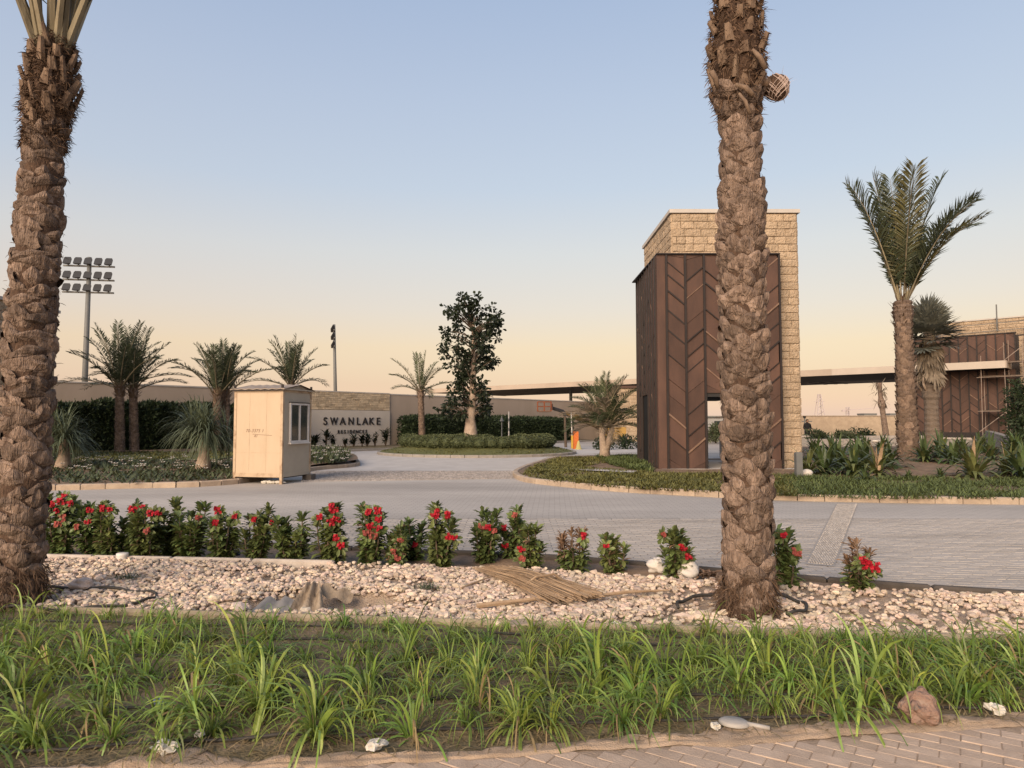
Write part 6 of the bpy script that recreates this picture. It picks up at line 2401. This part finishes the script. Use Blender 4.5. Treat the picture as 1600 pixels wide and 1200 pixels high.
# ================================================================== LOOSE THINGS ON THE GRAVEL AND IN THE BED
# bundle of dried palm stalks
p = G(835, 925)
t = thing('dry_stalk_bundle', 'bundle of dry straw-coloured palm stalks lying on the gravel', 'stalks', (p.x, p.y, z_gravel(p.x, p.y) + .03))
rg = random.Random(23)
A, Bq = G(768, 897) - p, G(905, 950) - p
for grp, cnt in (('stalks', 170),):
    mb = MB()
    for k in range(cnt):
        u = rg.uniform(-1, 1)
        lat = Vector((.30, .22, 0)) * u
        s_ = A + Vector((.16, .06, 0)) * u * .9 + Vector((rg.uniform(-.06, .06), 0, 0))
        e_ = Bq + lat * .55 + Vector((rg.uniform(-.12, .05), rg.uniform(-.05, .05), 0))
        z_ = .03 + .06 * (1 - u * u) * rg.random()
        s_ += Vector((rg.uniform(-.10, .10), rg.uniform(-.07, .07), 0))
        e_ += Vector((rg.gauss(0, .07), rg.gauss(0, .06), 0))
        m_ = s_.lerp(e_, .5) + Vector((rg.uniform(-.05, .05), rg.uniform(-.05, .05), z_))
        mb.tube([s_ + Vector((0, 0, .015)), m_, e_ + Vector((0, 0, .01 + z_ * .6))], [.0015, .0036, .005], 4)
    mb.build(grp, M_STRAW, t, kind='stuff')
mid = A.lerp(Bq, .62)
MB().tube([mid + Vector((-.2, -.12, .01)), mid + Vector((-.05, -.03, .10)), mid + Vector((.12, .08, .10)), mid + Vector((.22, .14, .02))], .012, 6).build('tie', M_STRAW, t)
# long pale dry frond stems lying along the front
for i, (a, b, lab, r) in enumerate((((745, 957), (925, 945), 'long pale dry frond stem lying along the front of the gravel', .022), ((905, 947), (1045, 935), 'dry frond stem pointing from the stalk bundle to the right palm', .02), ((720, 930), (800, 905), 'thin dry twig left of the stalk bundle', .009))):
    pa, pb_ = G(*a), G(*b)
    o = thing('dry_frond_stem', lab, 'stem', tuple(pa))
    d = pb_ - pa
    z0 = z_gravel(pa.x, pa.y) + .045
    mb = MB()
    mb.tube([(0, 0, z0), tuple(d * .5 + Vector((0, .02, z0 + .02))), tuple(d + Vector((0, 0, z_gravel(pb_.x, pb_.y) + .05)))], [r, r * .8, r * .4], 6)
    rg = random.Random(i)
    if i < 2:
        for k in range(40):
            q = d * rg.random() + Vector((0, 0, z0 + .01))
            mb.blade(q, d.normalized() + Vector((rg.uniform(-.5, .5), rg.uniform(-.5, .5), .1)), (0, 0, 1), .2, .008, .4, 3)
    mb.build('stem', M_STRAW, o)

# tarp and plastic film in the hole
p = HOLE
t = thing('dusty_tarp', 'dusty beige cloth draped out of the dug hole in the gravel', 'tarp', (p.x, p.y, 0))
mb = MB()
nx_, ny_ = 16, 14
for i in range(nx_ + 1):
    for j in range(ny_ + 1):
        u, v = i / nx_, j / ny_
        x = -.05 + (u - .5) * (.10 + .26 * v) + .05 * v
        y = .14 - .40 * v
        z = .155 - .25 * v ** 1.2 + .045 * sin(u * 15 + v * 3) * (.3 + v) + .03 * fbm(u * 3, v * 3, 1.5) + .018 * math.exp(-((u - .5) / .3) ** 2) * (1 - v)
        mb.v.append((x, y, z))
for i in range(nx_):
    for j in range(ny_):
        a = i * (ny_ + 1) + j
        mb.f.append((a, a + 1, a + ny_ + 2, a + ny_ + 1))
        mb.m.append(0)
mb.build('cloth', M_TARP, t, True)
mb = MB()
for i in range(13):
    for j in range(7):
        u, v = i / 12, j / 6
        mb.v.append((.02 + u * .27, .16 + .02 * sin(u * 9) - .09 * v, .14 - .07 * u + .02 * sin(u * 11 + v * 2) - .07 * v))
for i in range(12):
    for j in range(6):
        a = i * 7 + j
        mb.f.append((a, a + 1, a + 8, a + 7))
        mb.m.append(0)
mb.build('cloth_edge', M_TARP, t, True)
o = MB()
for i in range(13):
    for j in range(9):
        u, v = i / 12, j / 8
        o.v.append((-.44 + u * .30 - .03 * v, .05 - .30 * v, .05 + .02 * sin(u * 13) + .012 * fbm(u * 4, v * 4, 2) - .11 * v * (1 - abs(u - .5))))
for i in range(12):
    for j in range(8):
        a = i * 9 + j
        o.f.append((a, a + 1, a + 10, a + 9))
        o.m.append(0)
o = tag(o.build('plastic_film', M_FILM, smooth=True), 'grey wrinkled plastic film on the left side of the dug hole', 'film')
o.location = (p.x, p.y, 0)

# white bags at the bush
for px, py, r, lab, s in ((1026, 886, .085, 'white plastic bag left of the bush near the right palm', 3), (1077, 897, .105, 'white plastic bag between the bush and the right palm trunk', 4)):
    p = G(px, py + 6)
    mb = MB()
    mb.blob((0, 0, r * .75), (r * 1.15, r * .9, r * .95), s, .5, 1.7, (18, 12), flat=.8)
    for k in range(6):
        a = k * 1.05
        mb.blade((0, 0, r * 1.1), (cos(a) * .5, sin(a) * .5, 1), (cos(a), sin(a), 0), r * .8, r * .5, .8, 4, 0, .6)
    o = tag(mb.build('plastic_bag', M_BAG, smooth=True), lab, 'bag', 'white bags by the bush')
    o.location = (p.x, p.y, z_strip(p.x, p.y))
    o.rotation_euler = (0, 0, s)

# white cap on the edging at left
p = G(191, 880)
t = thing('white_box', 'small white printed lid standing on the white edging', 'lid', (p.x, p.y, .03))
MB().lathe([(.060, 0), (.062, .05), (.064, .055), (.064, .075), (.058, .082), (.02, .084)], 16).build('lid', M_WHITE, t, True)
# reddish rock and loose stones
p = G(1440, 1132)
o = tag(MB().blob((0, 0, .055), (.085, .075, .095), 19, .42, 1.9, (22, 16), flat=.62).build('reddish_rock', M_ROCK), 'reddish angular rock at the pavement edge on the right', 'rock')
o.location = (p.x, p.y, .02)
p = G(127, 925)
o = tag(MB().blob((0, 0, .04), (.10, .08, .06), 14, .35, 1.5, (16, 11), flat=.7).build('pale_rock', M_STONE), 'largest pale rock on the gravel beside the left palm', 'rock')
o.location = (p.x, p.y, .03)

# lamp-like grey plastic fragment
p = G(1147, 1142)
t = thing('plastic_paddle', 'flat grey plastic paddle lying at the pavement edge', 'plastic piece', (p.x, p.y, .035), -.35)
mb = MB()
n_ = 18
vs = []
for z in (0, .012, .02):
    k = .8 if z > .015 else 1
    vs += [(.075 * k * cos(2 * pi * i / n_), .055 * k * sin(2 * pi * i / n_), z) for i in range(n_)]
fs = [tuple(2 * n_ + i for i in range(n_))]
for a in (0, n_):
    fs += [(a + i, a + (i + 1) % n_, a + n_ + (i + 1) % n_, a + n_ + i) for i in range(n_)]
mb.add(vs, fs)
mb.build('blade', M_GREYP, t, True)
MB().tube([(.06, 0, .008), (.17, -.01, .006)], [.013, .011], 8).build('handle', M_GREYP, t, True)


def scrap(name, px, py, r, m, lab, seed, cat='litter', flat=.35):
    p = G(px, py)
    mb = MB().blob((0, 0, r * .4), (r, r * .7, r * .55), seed, .8, 2.2, (14, 9), flat=.7)
    o = tag(mb.build(name, m), lab, cat)
    o.location = (p.x, p.y, .03)
    o.rotation_euler = (0, 0, seed)


scrap('crumpled_paper', 943, 1052, .05, M_LITTER, 'crumpled white paper among the clumps in mid-bed', 1)
scrap('white_wrapper', 1556, 1122, .045, M_LITTER, 'white wrapper beside the reddish rock, right edge', 2)
scrap('torn_paper', 258, 1186, .055, M_LITTER, 'torn dirty paper at the pavement edge on the left', 3)
scrap('pale_stone', 588, 1180, .045, M_LITTER, 'pale crumpled scrap under the front-row clump left of centre', 4)
scrap('white_scrap', 312, 1160, .03, M_LITTER, 'small white scrap on the soil between the left clumps', 5)
scrap('blue_scrap', 247, 1108, .03, M_BLUE, 'small blue scrap between the clumps on the left', 6)
scrap('white_pebble', 1118, 1148, .03, M_LITTER, 'white scrap tucked under the grey plastic paddle', 8)
scrap('white_stone', 963, 985, .035, M_LITTER, 'white stone at the bed edge below the stalk bundle', 9)
scrap('blue_bag', 372, 872, .04, M_BLUE, 'bluish plastic scrap between two flowering bushes below the booth', 11)
# flat concrete offcut at the bed edge
p = G(812, 985)
o = tag(MB().bbox((0, 0, .02), (.16, .12, .05), .01).build('concrete_offcut', M_KERB), 'small flat concrete offcut at the back of the near bed', 'block')
o.location = (p.x, p.y, .02)
o.rotation_euler = (.1, 0, .3)
# dead leaf heap at the right palm
p = G(1105, 903)
mb = MB()
rg = random.Random(66)
for k in range(260):
    a = rg.uniform(0, 6.28)
    mb.leaf((rg.gauss(0, .11), rg.gauss(0, .05), rg.uniform(.01, .05)), (cos(a), sin(a), rg.uniform(-.2, .6)), (0, 0, 1), .06, .03)
o = mb.build('dead_leaves', M_EUPHD, kind='stuff')
o['label'], o['category'] = 'small heap of dead leaves against the right palm trunk', 'leaves'
o.location = (p.x, p.y, 0)
# tiny weeds on the gravel
for px, py, lab, s in ((200, 912, 'low straggly weed on the gravel right of the left palm', 1), (668, 930, 'small grey-green weed right of the dug hole', 2)):
    p = G(px, py)
    rg = random.Random(s)
    mb = MB()
    for k in range(120):
        a = rg.uniform(0, 6.28)
        r = rg.uniform(0, .13)
        mb.blade((cos(a) * r, sin(a) * r * .5, 0), (rg.uniform(-1, 1), rg.uniform(-1, 1), rg.uniform(.2, 1)), (0, 0, 1), rg.uniform(.04, .11), .006, .6, 3)
    o = tag(mb.build('weed', M_PONY), lab, 'weed')
    o.location = (p.x, p.y, z_gravel(p.x, p.y) + .03)
